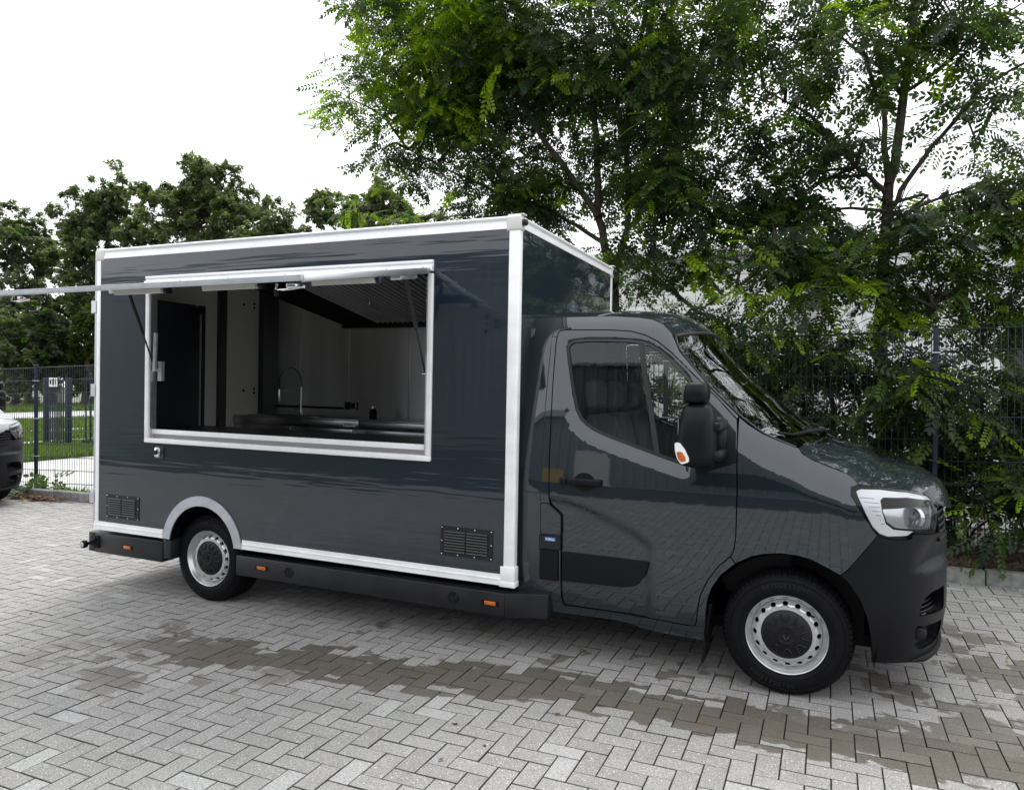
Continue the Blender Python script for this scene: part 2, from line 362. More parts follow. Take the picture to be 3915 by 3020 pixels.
# bumper: black plastic, wraps round the nose to the middle of the van
CEN = XS+1.25
INT = rounded([(1.10, .632), (.915, .634), (.835, .60), (.79, .52), (1.10, .502)], .03)
FOG = rounded([(.778, .463), (1.09, .44), (1.09, .325), (.863, .318), (.79, .345)], .03)
def bump_map(u, z, off=0.):
    x, y, zz = shell(u, z, off)
    # scalloped corner below the lamp
    k = .055*sstep((z-.752)/.022)*sstep((.955-z)/.14)*(1-sstep(abs(u-1.0)/.30))
    lip = .035*sstep((.30-z)/.08)*sstep((u-.7)/.2)
    ph = max(0, (u-XS))/1.25*math.pi/2
    return (x+(lip-k)*math.sin(ph), y+(k-lip)*math.cos(ph), zz)
bumper = [(.265, .723), (.50, .956), (.513, .950), (.574, .938), (.705, .934), (.736, .939), (.75, .963), (.951, .946), (1.06, .945), (CEN, .86), (CEN, .245), (.913, .249), (.503, .262), (.468, .415), (.441, .503), (.394, .597), (.325, .67)]
bp, bp2 = panel('bumper', bumper, M['plastic'], cab, holes=[INT, FOG], grid=.018, mapf=bump_map, shrink=.002)
for bpar, mir in ((bp, False), (bp2, True)):
    for nm, ol, dep, mt in (('air_intake', INT, .11, M['black']), ('fog_lamp_recess', FOG, .05, M['plastic'])):
        mb = MB(); n = len(ol)
        a = [bump_map(u, z, .012) for u, z in ol]; b = [bump_map(u, z, dep) for u, z in poly_inset(ol, .012)]
        if poly_area(ol) < 0: b = b[::-1]
        mb.add(a+b, [(i, (i+1) % n, n+(i+1) % n, n+i) for i in range(n)]+[tuple(range(n, 2*n))])
        if mir: mb.v = [(x, 2*YC-y, z) for x, y, z in mb.v]
        mb.build(nm, mt, bpar)
    mb = MB()
    for k in range(3):
        z = .515+.018*k; pts = [bump_map(u, z, .045+.01*k) for u in np.linspace(.82, 1.09, 8)]
        mb.tube([((x, 2*YC-y, z) if mir else (x, y, z)) for x, y, z in pts], .006, 6)
    mb.build('intake_slats', M['plastic'], bpar)
    mb = MB(); c = bump_map(.87, .395, .03); c = (c[0], 2*YC-c[1], c[2]) if mir else c
    mb.lathe([(0, -.004), (.025, -.004), (.034, .0), (.038, .03)], c, 20); mb.build('fog_lamp_cover', M['satin'], bpar, smooth=40)
# lower air dam strip
mb = MB(); pts = [bump_map(u, .262, -.002) for u in np.linspace(.80, CEN, 18)]; pts += [(x, 2*YC-y, z) for x, y, z in pts[::-1][1:]]
mb.tube(pts, [.006, .012]+[.018]*(len(pts)-4)+[.012, .006], 8); mb.build('air_dam', M['black'], cab, smooth=60)
# grille between the lamps
g = MB()
for k, (z, r) in enumerate(((1.085, .016), (1.045, .010), (1.010, .010), (.975, .010), (.94, .010), (.90, .012))):
    pts = [shell(u, z, .012) for u in np.linspace(1.03, CEN, 14)]; pts += [(x, 2*YC-y, z) for x, y, z in pts[::-1][1:]]
    g.tube(pts, r, 8)
for u in np.linspace(1.07, CEN, 16):
    for q in (0, 1):
        pts = [shell(u, z, .02) for z in (1.09, .99, .88)]
        g.tube([(x, (2*YC-y) if q else y, z) for x, y, z in pts], .004, 5)
g.build('grille', M['plastic'], cab, smooth=60)
gb = MB(); us = list(np.linspace(1.0, CEN, 10)); a = [shell(u, 1.12, .05) for u in us]; b = [shell(u, .85, .05) for u in us]
a += [(x, 2*YC-y, z) for x, y, z in a[::-1][1:]]; b += [(x, 2*YC-y, z) for x, y, z in b[::-1][1:]]; n = len(a)
gb.add(a+b, [(i, i+1, n+i+1, n+i) for i in range(n-1)]); gb.build('grille_backing', M['black'], cab, smooth=60)
# brand diamond in the middle of the grille
dm = MB(); cx = shell(CEN, 1.0)[0]+.012
for (w0, h0, w1, h1) in ((.062, .085, .030, .048),):
    o_ = [(w0, 0), (0, h0), (-w0, 0), (0, -h0)]; i_ = [(w1, 0), (0, h1), (-w1, 0), (0, -h1)]
    v = [(cx, YC+a, 1.0+b) for a, b in o_]+[(cx+.014, YC+a*.8, 1.0+b*.8) for a, b in o_]+[(cx, YC+a, 1.0+b) for a, b in i_]
    dm.add(v, [(i, (i+1) % 4, 4+(i+1) % 4, 4+i) for i in range(4)]+[(4+i, 4+(i+1) % 4, 8+(i+1) % 4, 8+i) for i in range(4)])
dm.build('diamond_emblem', M['chrome'], cab)
# headlamps
hl, hl2 = panel('headlamp', HL, M['black'], cab, grid=.03, off=.045, flange=-.04)
for hp, mir in ((hl, False), (hl2, True)):
    def mk(nm, ol, mt, off, fl, gr=.025):
        o = panel(nm, ol, mt, hp, grid=gr, off=off, flange=fl, shrink=0, mirror=False)
        if mir:
            o2 = mirrored(o); bpy.data.objects.remove(o, do_unlink=True); o2.name = nm; return o2
        return o
    mk('light_guide', TRC['drl'], M['drl'], .012, .02)
    rf = TRC['refl']
    mk('reflector', rf, M['bowl'], .036, -.012)
    mk('lamp_bezel', [(.556, 1.147), (.765, 1.145), (.99, 1.113), (1.0, 1.085), (.80, 1.100), (.556, 1.092)], M['black'], .028, .006)
    mk('lens', HL, M['lens'], .001, .02)
    mb = MB(); c = shell(.80, 1.045, .03); mb.lathe([(.012, .012), (.03, .01), (.05, -.006), (.055, -.02), (.058, -.02), (.058, .01)], (0, 0, 0), 28)
    th = -R(38) if not mir else R(180+38)
    mb.v = [(c[0]+x*math.cos(th)+y*math.sin(-th), c[1]+x*math.sin(th)*-1*-1+y*math.cos(th), c[2]+z) for x, y, z in mb.v]
    if mir: mb.v = [(x, 2*YC-y, z) for x, y, z in [(c[0]+(px-c[0]), py, pz) for px, py, pz in mb.v]]
    mb.build('projector_bowl', M['bowl'], hp, smooth=60)
    # ribs on the light guide
    mb = MB()
    for k in range(7):
        z = 1.15-.022*k; u0 = .385+.028*k
        a, b = shell(u0, z, .010), shell(min(.53, u0+.11), z-.002, .010)
        pts = [a, b]; mb.tube([((x, 2*YC-y, zz) if mir else (x, y, zz)) for x, y, zz in pts], .0022, 4)
    mb.build('light_guide_rib', M['trim'], hp)
# bonnet, windscreen, roof: crowned sheets between the two side edges
def sheet(name, rows, m, parent, nq=28, close=.012):
    """rows: (edge point, x bulge, z bulge, power)"""
    v = []; f = []; nr = len(rows)
    for E, bx, bz, pw in rows:
        for j in range(nq+1):
            q = -1+2*j/nq; aq = abs(q)
            v.append((E[0]+bx*(1-aq**2), YC+q*(YC-E[1]), E[2]+bz*(1-aq**pw)))
    W = nq+1
    f = [(i*W+j, i*W+j+1, (i+1)*W+j+1, (i+1)*W+j) for i in range(nr-1) for j in range(nq)]
    n0 = len(v)
    bd = [j for j in range(W)]+[i*W+nq for i in range(1, nr)]+[(nr-1)*W+j for j in range(nq-1, -1, -1)]+[i*W for i in range(nr-2, 0, -1)]
    v += [(v[i][0], v[i][1], v[i][2]-close) for i in bd]; k = len(bd)
    f += [(bd[i], bd[(i+1) % k], n0+(i+1) % k, n0+i) for i in range(k)]
    return MB().add(v, f).build(name, m, parent, smooth=38)
def resample(P, n):
    L = [0]
    for a, b in zip(P, P[1:]): L.append(L[-1]+math.dist(a, b))
    out = []
    for k in range(n):
        s = L[-1]*k/(n-1); i = max(j for j in range(len(L)) if L[j] <= s+1e-9); i = min(i, len(P)-2)
        t = (s-L[i])/max(1e-9, L[i+1]-L[i]); out.append(tuple(a+(b-a)*t for a, b in zip(P[i], P[i+1])))
    return out
hseam = [shell(a, b, .001) for a, b in seam]+[shell(a, b) for a, b in ((.428, 1.217), (.55, 1.211), (.663, 1.205), (.80, 1.190), (.931, 1.177), (1.0, 1.16), (1.035, 1.135), (1.045, 1.115))]
he = resample(hseam, 26); rows = []
for k, E in enumerate(he):
    t = k/25
    bx = lerp_tab([(0, .15), (.35, .16), (.6, .20), (.8, .20), (1, .16)], t); bz = lerp_tab([(0, .030), (.25, .070), (.45, .072), (.62, .045), (.8, .0), (.92, -.045), (1, -.085)], t)
    rows.append((E, bx, bz, lerp_tab([(0, 2.6), (.5, 2.6), (1, 2.2)], t)))
sheet('bonnet', rows, M['paint'], cab, nq=36)
wse = resample([shell(a, b-.004, .008) for a, b in ((-.700, 2.045), (-.684, 2.0), (-.66, 1.95), (-.588, 1.868), (-.451, 1.716), (-.293, 1.567), (-.16, 1.472), (-.06, 1.428), (.020, 1.398))], 22)
rows = [(E, lerp_tab([(0, .13), (1, .20)], k/21), lerp_tab([(0, .055), (.6, .075), (1, .02)], k/21), 2.4) for k, E in enumerate(wse)]
sheet('windscreen', rows, M['ws'], cab, nq=36, close=.004)
mb = MB()
def arcrow(r, n=30): return [(r[0][0]+r[1]*(1-abs(q)**2), YC+q*(YC-r[0][1]), r[0][2]+r[2]*(1-abs(q)**r[3])+.004) for q in np.linspace(-1, 1, n)]
mb.tube(arcrow(rows[0]), .011, 8); mb.tube([(x, y, z+.003) for x, y, z in wse], .008, 6); mb.tube([(x, 2*YC-y, z+.003) for x, y, z in wse], .008, 6)
mb.build('windscreen_seal', M['seal'], cab, smooth=60)
re = resample([shell(a, b-.002) for a, b in [(x, z) for x, z in TOP if x < -.70]]+[shell(-.703, 2.05)], 24)
rows = [(E, lerp_tab([(0, 0), (.6, 0), (1, .13)], k/23), lerp_tab([(0, .085), (.8, .085), (1, .058)], k/23), 2.6) for k, E in enumerate(re)]
sheet('roof', rows, M['paint'], cab, nq=32)
# cowl below the windscreen with wipers
mb = MB(); r0 = arcrow((wse[-1], .20, .02, 2.4)); r1 = arcrow((he[0], .15, .035, 2.6))
n = len(r0); mb.add([(x-.03, y, z-.018) for x, y, z in r0]+[(x+.01, y, z-.02) for x, y, z in r1], [(i, i+1, n+i+1, n+i) for i in range(n-1)])
mb.build('cowl', M['black'], cab, smooth=60)
mb = MB()
def ws_pt(t, q, dz=.012):
    i = min(20, int(t*21)); E = wse[i]; bx = lerp_tab([(0, .13), (1, .20)], t); bz = lerp_tab([(0, .055), (.6, .075), (1, .02)], t)
    return (E[0]+bx*(1-q*q), YC+q*(YC-E[1]), E[2]+bz*(1-abs(q)**2.4)+dz)
for q0, q1 in ((-.92, -.30), (-.10, .55)):
    pts = [ws_pt(.90+.03*math.sin(k*.5), q0+(q1-q0)*k/6, .02) for k in range(7)]
    mb.tube(pts, .008, 6); mid = pts[3]; mb.tube([mid, ws_pt(.97, q1+.05, .04), ws_pt(1., q1+.12, .02)], [.010, .014, .018], 6)
mb.build('wiper', M['black'], cab, smooth=60)
# side glass, seals, divider, mirror sail
def glass_map(u, z, off=0.): x, y, zz = shell(u, z, off); return (x, y+wamp(z), zz)
ing = poly_inset(WIN, .013)
for par in (door, door_l):
    mir = par is door_l
    def mk(nm, ol, mt, **k):
        o = panel(nm, ol, mt, par, mirror=False, **k)
        if mir: o2 = mirrored(o); bpy.data.objects.remove(o, do_unlink=True); o2.name = nm; return o2
        return o
    mk('window_seal', WIN, M['seal'], holes=[poly_inset(WIN, .016)], grid=.05, off=-.003, flange=.012, shrink=0, mapf=glass_map)
    mk('window_pane', ing, M['glass'], grid=.06, off=.008, flange=.003, shrink=0, mapf=glass_map)
    mk('window_divider', TRC['divider'], M['seal'], grid=.1, off=-.001, flange=.012, shrink=0, mapf=glass_map)
    sail = mk('mirror_sail', TRC['sail'], M['plastic'], grid=.05, off=-.006, flange=.03, shrink=.003)
    mk('rub_strip', rounded(TRC['mould'], .012), M['plastic'], grid=.05, off=-.014, flange=.022, shrink=.004, mapf=door_map)
    rc = [(-1.196+.068*math.cos(t), 1.128+.058*math.sin(t)) for t in np.linspace(0, 2*math.pi, 25)[:-1]]
    mk('handle_recess', rc, M['black'], grid=.05, off=-.0015, flange=.0, shrink=0, mapf=door_map)
    mb = MB(); y0 = door_map(-1.2, 1.13)[1]
    mb.box(-1.352, -1.305, y0-.030, y0+.004, 1.106, 1.149); mb.box(-1.302, -1.084, y0-.036, y0-.014, 1.108, 1.150); mb.box(-1.125, -1.086, y0-.03, y0+.004, 1.112, 1.146)
    if mir: mb.v = [(x, 2*YC-y, z) for x, y, z in mb.v]
    mb.build('door_handle', M['plastic'], par, bevel=.009, seg=3)
mb2 = None
for nm, ol, mt, off, rr in (('fuel_flap', TRC['flap'], M['paint'], -.0035, .012), ('filler_plate', TRC['plate'], M['satin'], -.003, .006), ('rub_strip', TRC['mouldb'], M['plastic'], -.012, .01)):
    panel(nm+'_gap', rounded(poly_inset(ol, -.005), rr), M['black'], cab, grid=.1, off=-.001, flange=0, shrink=0)
    panel(nm, rounded(ol, rr), mt, cab, grid=.03, off=off, flange=.012, shrink=.001)
st = panel('sticker', TRC['sticker'], M['blue'], cab, grid=.1, off=-.0055, flange=.002, shrink=0, mirror=False)
ys_ = shell(-1.413, .751)[1]-.0068
text_mesh('AdBlue', .021, M['paper'], 'lettering', st, Matrix.Translation((-1.413, ys_, .751)) @ Matrix.Rotation(R(90), 4, 'X'))
# roof aerial
mb = MB(); mb.tube([(-.95, .95, 2.255), (-1.10, .95, 2.375), (-1.2, .95, 2.455)], [.004, .003, .002], 6)
mb.add([(-1.01, .92, 2.225), (-.91, .92, 2.215), (-.91, .98, 2.215), (-1.01, .98, 2.225), (-.97, .945, 2.275), (-.945, .945, 2.262), (-.945, .955, 2.262), (-.97, .955, 2.275)], [(0, 1, 5, 4), (1, 2, 6, 5), (2, 3, 7, 6), (3, 0, 4, 7), (4, 5, 6, 7)])
mb.build('aerial', M['black'], cab, smooth=60)
# inside the cab: floor, dash, seats, wheel, bulkhead
mb = MB(); mb.box(-1.62, -.52, .12, 1.99, .40, .46); mb.box(-1.645, -1.62, .2, 1.91, .40, 2.1); mb.build('cab_floor_and_bulkhead', mat('grey_bulkhead', (.10, .10, .105), .7), cab)
mb = MB(); mb.prism([(-.62, .95), (-.58, 1.16), (-.42, 1.29), (.02, 1.36), (.02, .5), (-.35, .5)], lambda a, b: (a, .2, b), lambda a, b: (a, 1.91, b)); mb.build('dashboard', M['black'], cab, bevel=.03)
mb = MB(); mb.prism([(x, z) for x, z in ((.0, 1.36), (.02, .30), (.40, .30), (.40, 1.0))], lambda a, b: (a, .28, b), lambda a, b: (a, 1.83, b)); mb.build('engine_bay', M['black'], cab)
for k, yy in enumerate((.32, .80, 1.36)):
    seat = empty('seat', (0, 0, 0), cab); h = .23
    mb = MB(); mb.box(-1.30, -.80, yy, yy+2*h, .68, .86); mb.build('cushion', M['seat'], seat, bevel=.05, seg=3)
    mb = MB(); mb.prism([(-1.22, .80), (-1.36, 1.40), (-1.34, 1.52), (-1.24, 1.54), (-1.20, 1.44), (-1.05, .84)], lambda a, b: (a, yy+.01, b), lambda a, b: (a, yy+2*h-.01, b)); mb.build('backrest', M['seat'], seat, bevel=.045, seg=3)
    mb = MB(); mb.prism([(-1.335, 1.56), (-1.35, 1.74), (-1.29, 1.78), (-1.24, 1.72), (-1.25, 1.57)], lambda a, b: (a, yy+.09, b), lambda a, b: (a, yy+2*h-.09, b)); mb.build('headrest', M['seat'], seat, bevel=.035, seg=3)
mb = MB(); c = Vector((-.72, 1.59, 1.16)); ax = Vector((-.55, 0, .83)).normalized(); e1 = Vector((0, 1, 0)); e2 = ax.cross(e1)
mb.tube([c+(e1*math.cos(t)+e2*math.sin(t))*.19 for t in np.linspace(0, 2*math.pi, 33)], .014, 8, cap=False)
mb.tube([c-e1*.18, c+e1*.18], .02, 6); mb.tube([c, c+Vector((.25, 0, -.25))], .03, 8); mb.build('steering_wheel', M['black'], cab, smooth=60)
# wheel houses and underbody
mb = MB()
def arch_liner(cx, cz, r, y0, y1, n=16):
    a = [(cx+r*math.cos(t), cz+r*math.sin(t)) for t in np.linspace(-.25, math.pi+.25, n)]
    mb.add([(x, y0, z) for x, z in a]+[(x, y1, z) for x, z in a], [(i, i+1, n+i+1, n+i) for i in range(n-1)]+[tuple(range(n, 2*n))])
arch_liner(0, .345, .455, .06, .42); arch_liner(0, .345, .455, 2*YC-.06, 2*YC-.42)
mb.box(-.5, .45, .42, 2*YC-.42, .30, .5); mb.box(-1.7, -.45, .09, 2*YC-.09, .27, .40)
mb.build('wheel_house', M['black'], cab)
# door mirror: two-armed black housing with the wide-angle head on top
def superloft(levels, n=20, pw=4.0):
    """levels: (z, cx, cy, half x, half y)"""
    v = []; f = []
    for z, cx, cy, hx, hy in levels:
        for j in range(n):
            t = 2*math.pi*j/n; c, s_ = math.cos(t), math.sin(t); r = (abs(c)**pw+abs(s_)**pw)**(-1/pw)
            v.append((cx+hx*r*c, cy+hy*r*s_, z))
    k = len(levels)
    f = [(i*n+j, i*n+(j+1) % n, (i+1)*n+(j+1) % n, (i+1)*n+j) for i in range(k-1) for j in range(n)]+[tuple(range(n-1, -1, -1)), tuple(range((k-1)*n, k*n))]
    return v, f
for mir in (False, True):
    mr = empty('door_mirror', (0, 0, 0), cab)
    def bld(mb, nm, mt, **k):
        if mir: mb.v = [(x, 2*YC-y, z) for x, y, z in mb.v]
        return mb.build(nm, mt, mr, **k)
    L = [(1.288, -.470, -.15, .03, .05), (1.293, -.478, -.15, .085, .085), (1.31, -.482, -.15, .096, .11), (1.36, -.485, -.15, .100, .125), (1.44, -.486, -.15, .101, .128), (1.52, -.481, -.15, .097, .125), (1.58, -.477, -.15, .091, .115), (1.615, -.477, -.15, .080, .10), (1.632, -.478, -.15, .062, .08), (1.638, -.48, -.15, .04, .05)]
    bld(MB().add(*superloft(L, 28)), 'housing', M['plastic'], smooth=60)
    L = [(1.634, -.49, -.15, .04, .05), (1.642, -.493, -.15, .058, .085), (1.66, -.492, -.15, .065, .10), (1.70, -.491, -.15, .067, .105), (1.735, -.489, -.15, .062, .10), (1.75, -.487, -.15, .052, .09), (1.757, -.486, -.15, .038, .07)]
    bld(MB().add(*superloft(L, 28)), 'upper_housing', M['plastic'], smooth=60)
    mb = MB()
    for z, h in ((1.512, .024), (1.352, .03)):
        mb.add(*superloft([(z-h, -.40, -.06, .05, .14), (z-h*.8, -.40, -.06, .058, .148), (z+h*.8, -.40, -.06, .058, .148), (z+h, -.40, -.06, .05, .14)], 20, 4))
    bld(mb, 'arm', M['plastic'], smooth=60)
    mb = MB(); mb.add(*superloft([(1.31, -.43, .03, .05, .05), (1.33, -.42, .03, .075, .06), (1.54, -.42, .04, .075, .06), (1.56, -.43, .05, .05, .05)], 16, 3)); bld(mb, 'foot', M['plastic'], smooth=60)
    ol = [(-.588, 1.422), (-.560, 1.424), (-.532, 1.392), (-.508, 1.345), (-.506, 1.32), (-.548, 1.304), (-.573, 1.335), (-.585, 1.38)]
    def im(a, b, off=0.): return (a, -.277+off+.25*max(0, -.545-a)+.10*max(0, 1.36-b), b)
    o = panel('indicator', rounded(ol, .012), M['drl'], mr, grid=.02, off=-.006, flange=.02, shrink=0, mapf=im, mirror=False)
    o2 = panel('indicator_bulb', rounded([(-.575, 1.372), (-.545, 1.375), (-.525, 1.345), (-.523, 1.325), (-.55, 1.317), (-.57, 1.34)], .008), M['amber'], mr, grid=.02, off=-.0085, flange=.008, shrink=0, mapf=im, mirror=False)
    if mir:
        for q in (o, o2):
            mirrored(q); bpy.data.objects.remove(q, do_unlink=True)
    mb = MB(); mb.box(-.580, -.575, -.23, -.07, 1.36, 1.56); bld(mb, 'mirror_glass', M['chrome'])
# wheels
def body_pt(x, z): den = 1+RAKE*RAKE; return ((x-RAKE*z)/den, (z+RAKE*x)/den)
def make_wheel(parent):
    wh = empty('wheel', (0, 0, 0), parent); r = .349
    mb = MB(); mb.lathe([(.215, .012), (.222, .004), (.232, -.004), (.262, -.012), (.295, -.008), (.318, .004), (.333, .022), (.345, .045), (.349, .075), (.349, .165), (.345, .19), (.325, .215), (.29, .225), (.24, .215), (.215, .20)], (0, 0, 0), 72)
    ty = mb.build('tyre', M['rubber'], wh, smooth=45)
    mb = MB(); nb = 66
    for k in range(nb):
        t0 = 2*math.pi*(k+.12)/nb; t1 = 2*math.pi*(k+.80)/nb
        for (y0, y1, ra, rb, sh) in ((.016, .060, .330, .3545, 0), (.068, .115, .345, .3545, .3), (.123, .17, .345, .3545, -.3), (.178, .215, .335, .3535, 0)):
            ss = sh*2*math.pi/nb; v = []
            for y, q in ((y0, 0), (y1, ss)):
                rr = rb if not (y0 < .02 and y == y0) else .338
                for t in (t0, t1): v += [((ra-.004)*math.cos(t+q), y, (ra-.004)*math.sin(t+q)), (rr*math.cos(t+q), y, rr*math.sin(t+q))]
            mb.add(v, [(0, 1, 3, 2), (4, 6, 7, 5), (1, 5, 7, 3), (0, 4, 5, 1), (2, 3, 7, 6)])
    o = mb.build('tread', M['rubber'], wh)
    mb = MB()
    for rr in (.252, .306): mb.lathe([(rr-.002, -.0095), (rr, -.0125), (rr+.002, -.0095)], (0, 0, 0), 72)
    mb.build('sidewall_ring', M['rubber'], wh, smooth=60)
    mb = MB(); mb.lathe([(.212, .16), (.200, .10), (.197, .045), (.206, .022), (.214, .016), (.220, .006), (.222, -.002), (.219, -.006), (.214, -.003), (.211, .012), (.204, .018), (.198, .030), (.188, .052)], (0, 0, 0), 72)
    rim = mb.build('rim', M['steel'], wh, smooth=50)
    # disc with round vent holes
    mb = MB(); nh = 16; K = 4
    for k in range(nh):
        a0 = 2*math.pi*(k+.5)/nh; da = math.pi/nh; r0, r1, hr = .150, .189, .0135
        sq = [(-1, -1+2*i/K) for i in range(K)]+[(-1+2*i/K, 1) for i in range(K)]+[(1, 1-2*i/K) for i in range(K)]+[(1-2*i/K, -1) for i in range(K)]
        v = []; n = len(sq)
        dep = lambda rr: .046-.030*sstep((.189-rr)/.030)
        for a, b in sq: rr = (r0+r1)/2+(r1-r0)/2*b; t = a0+da*a; v.append((rr*math.cos(t), dep(rr), rr*math.sin(t)))
        for dd in (0, .02):
            for a, b in sq:
                th = math.atan2(b, a); rr = .170+hr*.85*math.sin(th); t = a0+hr*1.15*math.cos(th)/.170; v.append((rr*math.cos(t), dep(rr)+dd, rr*math.sin(t)))
        mb.add(v, [(i, (i+1) % n, n+(i+1) % n, n+i) for i in range(n)]+[(n+i, n+(i+1) % n, 2*n+(i+1) % n, 2*n+i) for i in range(n)])
    mb.lathe([(.150, .016), (.135, .014), (.10, .03)], (0, 0, 0), 64)
    mb.build('wheel_disc', M['steel'], wh, smooth=40)
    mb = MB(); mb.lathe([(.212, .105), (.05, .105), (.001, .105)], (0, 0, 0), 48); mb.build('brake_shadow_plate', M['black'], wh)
    mb = MB(); mb.lathe([(.0005, -.012), (.038, -.012), (.042, -.016), (.052, -.016), (.056, -.010), (.095, -.004), (.128, .006), (.139, .016), (.140, .03)], (0, 0, 0), 64)
    hc = mb.build('hub_cap', M['hub'], wh, smooth=45)
    for k in range(8):
        mb = MB(); a0 = 2*math.pi*(k+.3)/8
        for sg in (-1, 1):
            pts = [(.078*math.cos(a0+sg*.10), -.008, .078*math.sin(a0+sg*.10)), (.095*math.cos(a0+sg*.19), -.0065, .095*math.sin(a0+sg*.19)), (.118*math.cos(a0+sg*.20), .000, .118*math.sin(a0+sg*.20))]
            mb.tube(pts, .0045, 5)
        mb.tube([(.078*math.cos(a0-.1), -.008, .078*math.sin(a0-.1)), (.078*math.cos(a0+.1), -.008, .078*math.sin(a0+.1))], .0045, 5)
        mb.build('hub_cap_rib', M['hub'], wh, smooth=60)
    mb = MB(); o_ = [(.021, 0), (0, .031), (-.021, 0), (0, -.031)]; i_ = [(a*.5, b*.55) for a, b in o_]
    mb.add([(a, -.013, b) for a, b in o_]+[(a*.85, -.020, b*.85) for a, b in o_]+[(a, -.015, b) for a, b in i_], [(i, (i+1) % 4, 4+(i+1) % 4, 4+i) for i in range(4)]+[(4+i, 4+(i+1) % 4, 8+(i+1) % 4, 8+i) for i in range(4)])
    mb.build('diamond_emblem', M['satin'], wh)
    V_ = []; F_ = []
    for base_a in (R(100), R(262)):
        for k, ch in enumerate('BRIDGESTONE'):
            a_ = base_a-(k-5)*.085; me_ = text_mesh(ch, .030, M['rubber'], 'letter', None, Matrix.Rotation(a_-math.pi/2, 4, 'Y').inverted() @ Matrix.Translation((0, -.0125, .280)) @ Matrix.Rotation(R(90), 4, 'X'), .0015)
            n0 = len(V_); V_ += [tuple(v.co) for v in me_.data.vertices]; F_ += [tuple(i+n0 for i in p.vertices) for p in me_.data.polygons]; bpy.data.objects.remove(me_, do_unlink=True)
    tag(MB().add(V_, F_).build('sidewall_lettering', M['seal'], wh), kind='stuff')
    mb = MB(); mb.tube([(.175*math.cos(.9), .02, .175*math.sin(.9)), (.186*math.cos(.85), .0, .186*math.sin(.85))], .006, 8); mb.build('valve', M['black'], wh)
    return wh
WB = 4.332
fwx, fwz = body_pt(0, .346); rwx, rwz = body_pt(-WB, .346)
wheel = make_wheel(truck); wheel.location = (fwx, .062, fwz); wheel.rotation_euler = (0, R(8), 0)
for (x, z, y, rz) in ((rwx, rwz, .062, 0), (fwx, fwz, 2*YC-.062, 180), (rwx, rwz, 2*YC-.062, 180)):
    q = copy_tree(wheel, truck); q.location = (x, y, z); q.rotation_euler = (0, R(31), R(rz))
for k in range(2):
    mb = MB(); y0, y1 = (.10, .36) if k == 0 else (2*YC-.36, 2*YC-.10)
    mb.add([(-.434, y0, .455), (-.462, y0, .235), (-.474, y0, .10), (-.434, y1, .455), (-.462, y1, .235), (-.474, y1, .10), (-.420, y0, .455), (-.448, y0, .235), (-.460, y0, .10), (-.420, y1, .455), (-.448, y1, .235), (-.460, y1, .10)],
           [(0, 1, 4, 3), (1, 2, 5, 4), (6, 9, 10, 7), (7, 10, 11, 8), (0, 6, 7, 1), (1, 7, 8, 2), (3, 4, 10, 9), (4, 5, 11, 10), (2, 8, 11, 5)])
    mb.build('mud_flap', M['plastic'], truck)
# ------------------------------------------------------------------ food truck: the box body
X0, X1, YS, YL, ZB, ZT = -5.544, -1.640, -.028, 2.145, .428, 2.803
box = truck
WL, WR, WZ0, WZ1 = -4.90, -2.29, 1.225, 2.47      # serving opening
AX, AZ, AR = -4.318, .37, .418                    # wheel arch cut
def plate(y0, y1, outline, holes):
    """flat slab in the x-z plane with holes, between y0 and y1"""
    bm = bmesh.new(); ed = []
    for lp in [outline]+holes:
        vs = [bm.verts.new((a, y0, b)) for a, b in lp]; ed += [bm.edges.new((vs[i], vs[(i+1) % len(vs)])) for i in range(len(vs))]
    bmesh.ops.triangle_fill(bm, edges=ed, use_beauty=True, use_dissolve=False, normal=(0, -1, 0))
    r = bmesh.ops.extrude_face_region(bm, geom=bm.faces[:])
    for g in r['geom']:
        if isinstance(g, bmesh.types.BMVert): g.co.y = y1
    bmesh.ops.recalc_face_normals(bm, faces=bm.faces)
    me = bpy.data.meshes.new('panel'); bm.to_mesh(me); bm.free(); return me
archc = [(AX+AR*math.cos(t), AZ+AR*math.sin(t)) for t in np.linspace(math.pi*.985, math.pi*.015, 28)]
side = [(X0+.03, ZB+.02)]+[(archc[0][0], ZB+.02)]+archc[1:-1]+[(archc[-1][0], ZB+.02), (X1-.03, ZB+.02), (X1-.03, ZT-.03), (X0+.03, ZT-.03)]
opening = [(WL, WZ0), (WR, WZ0), (WR, WZ1), (WL, WZ1)]
link('side_panel', plate(YS+.004, YS+.04, side, [opening]), M['panel'], box)
link('side_panel', plate(YL-.04, YL-.004, [(X0+.03, ZB+.02), (X1-.03, ZB+.02), (X1-.03, ZT-.03), (X0+.03, ZT-.03)], []), M['panel'], box)
MB().box(X1-.04, X1-.004, YS+.045, YL-.045, ZB+.02, ZT-.03).build('front_panel', M['panel'], box)
MB().box(X0+.004, X0+.04, YS+.045, YL-.045, ZB+.02, ZT-.03).build('rear_door', M['panel'], box)
MB().box(X0+.03, X1-.03, YS+.045, YL-.045, ZT-.075, ZT-.035).build('roof_panel', M['white'], box)
MB().box(X0+.05, X1-.05, .41, YL-.045, ZB+.03, ZB+.075).build('floor_panel', mat('grey_vinyl_floor', (.12, .12, .125), .6), box)
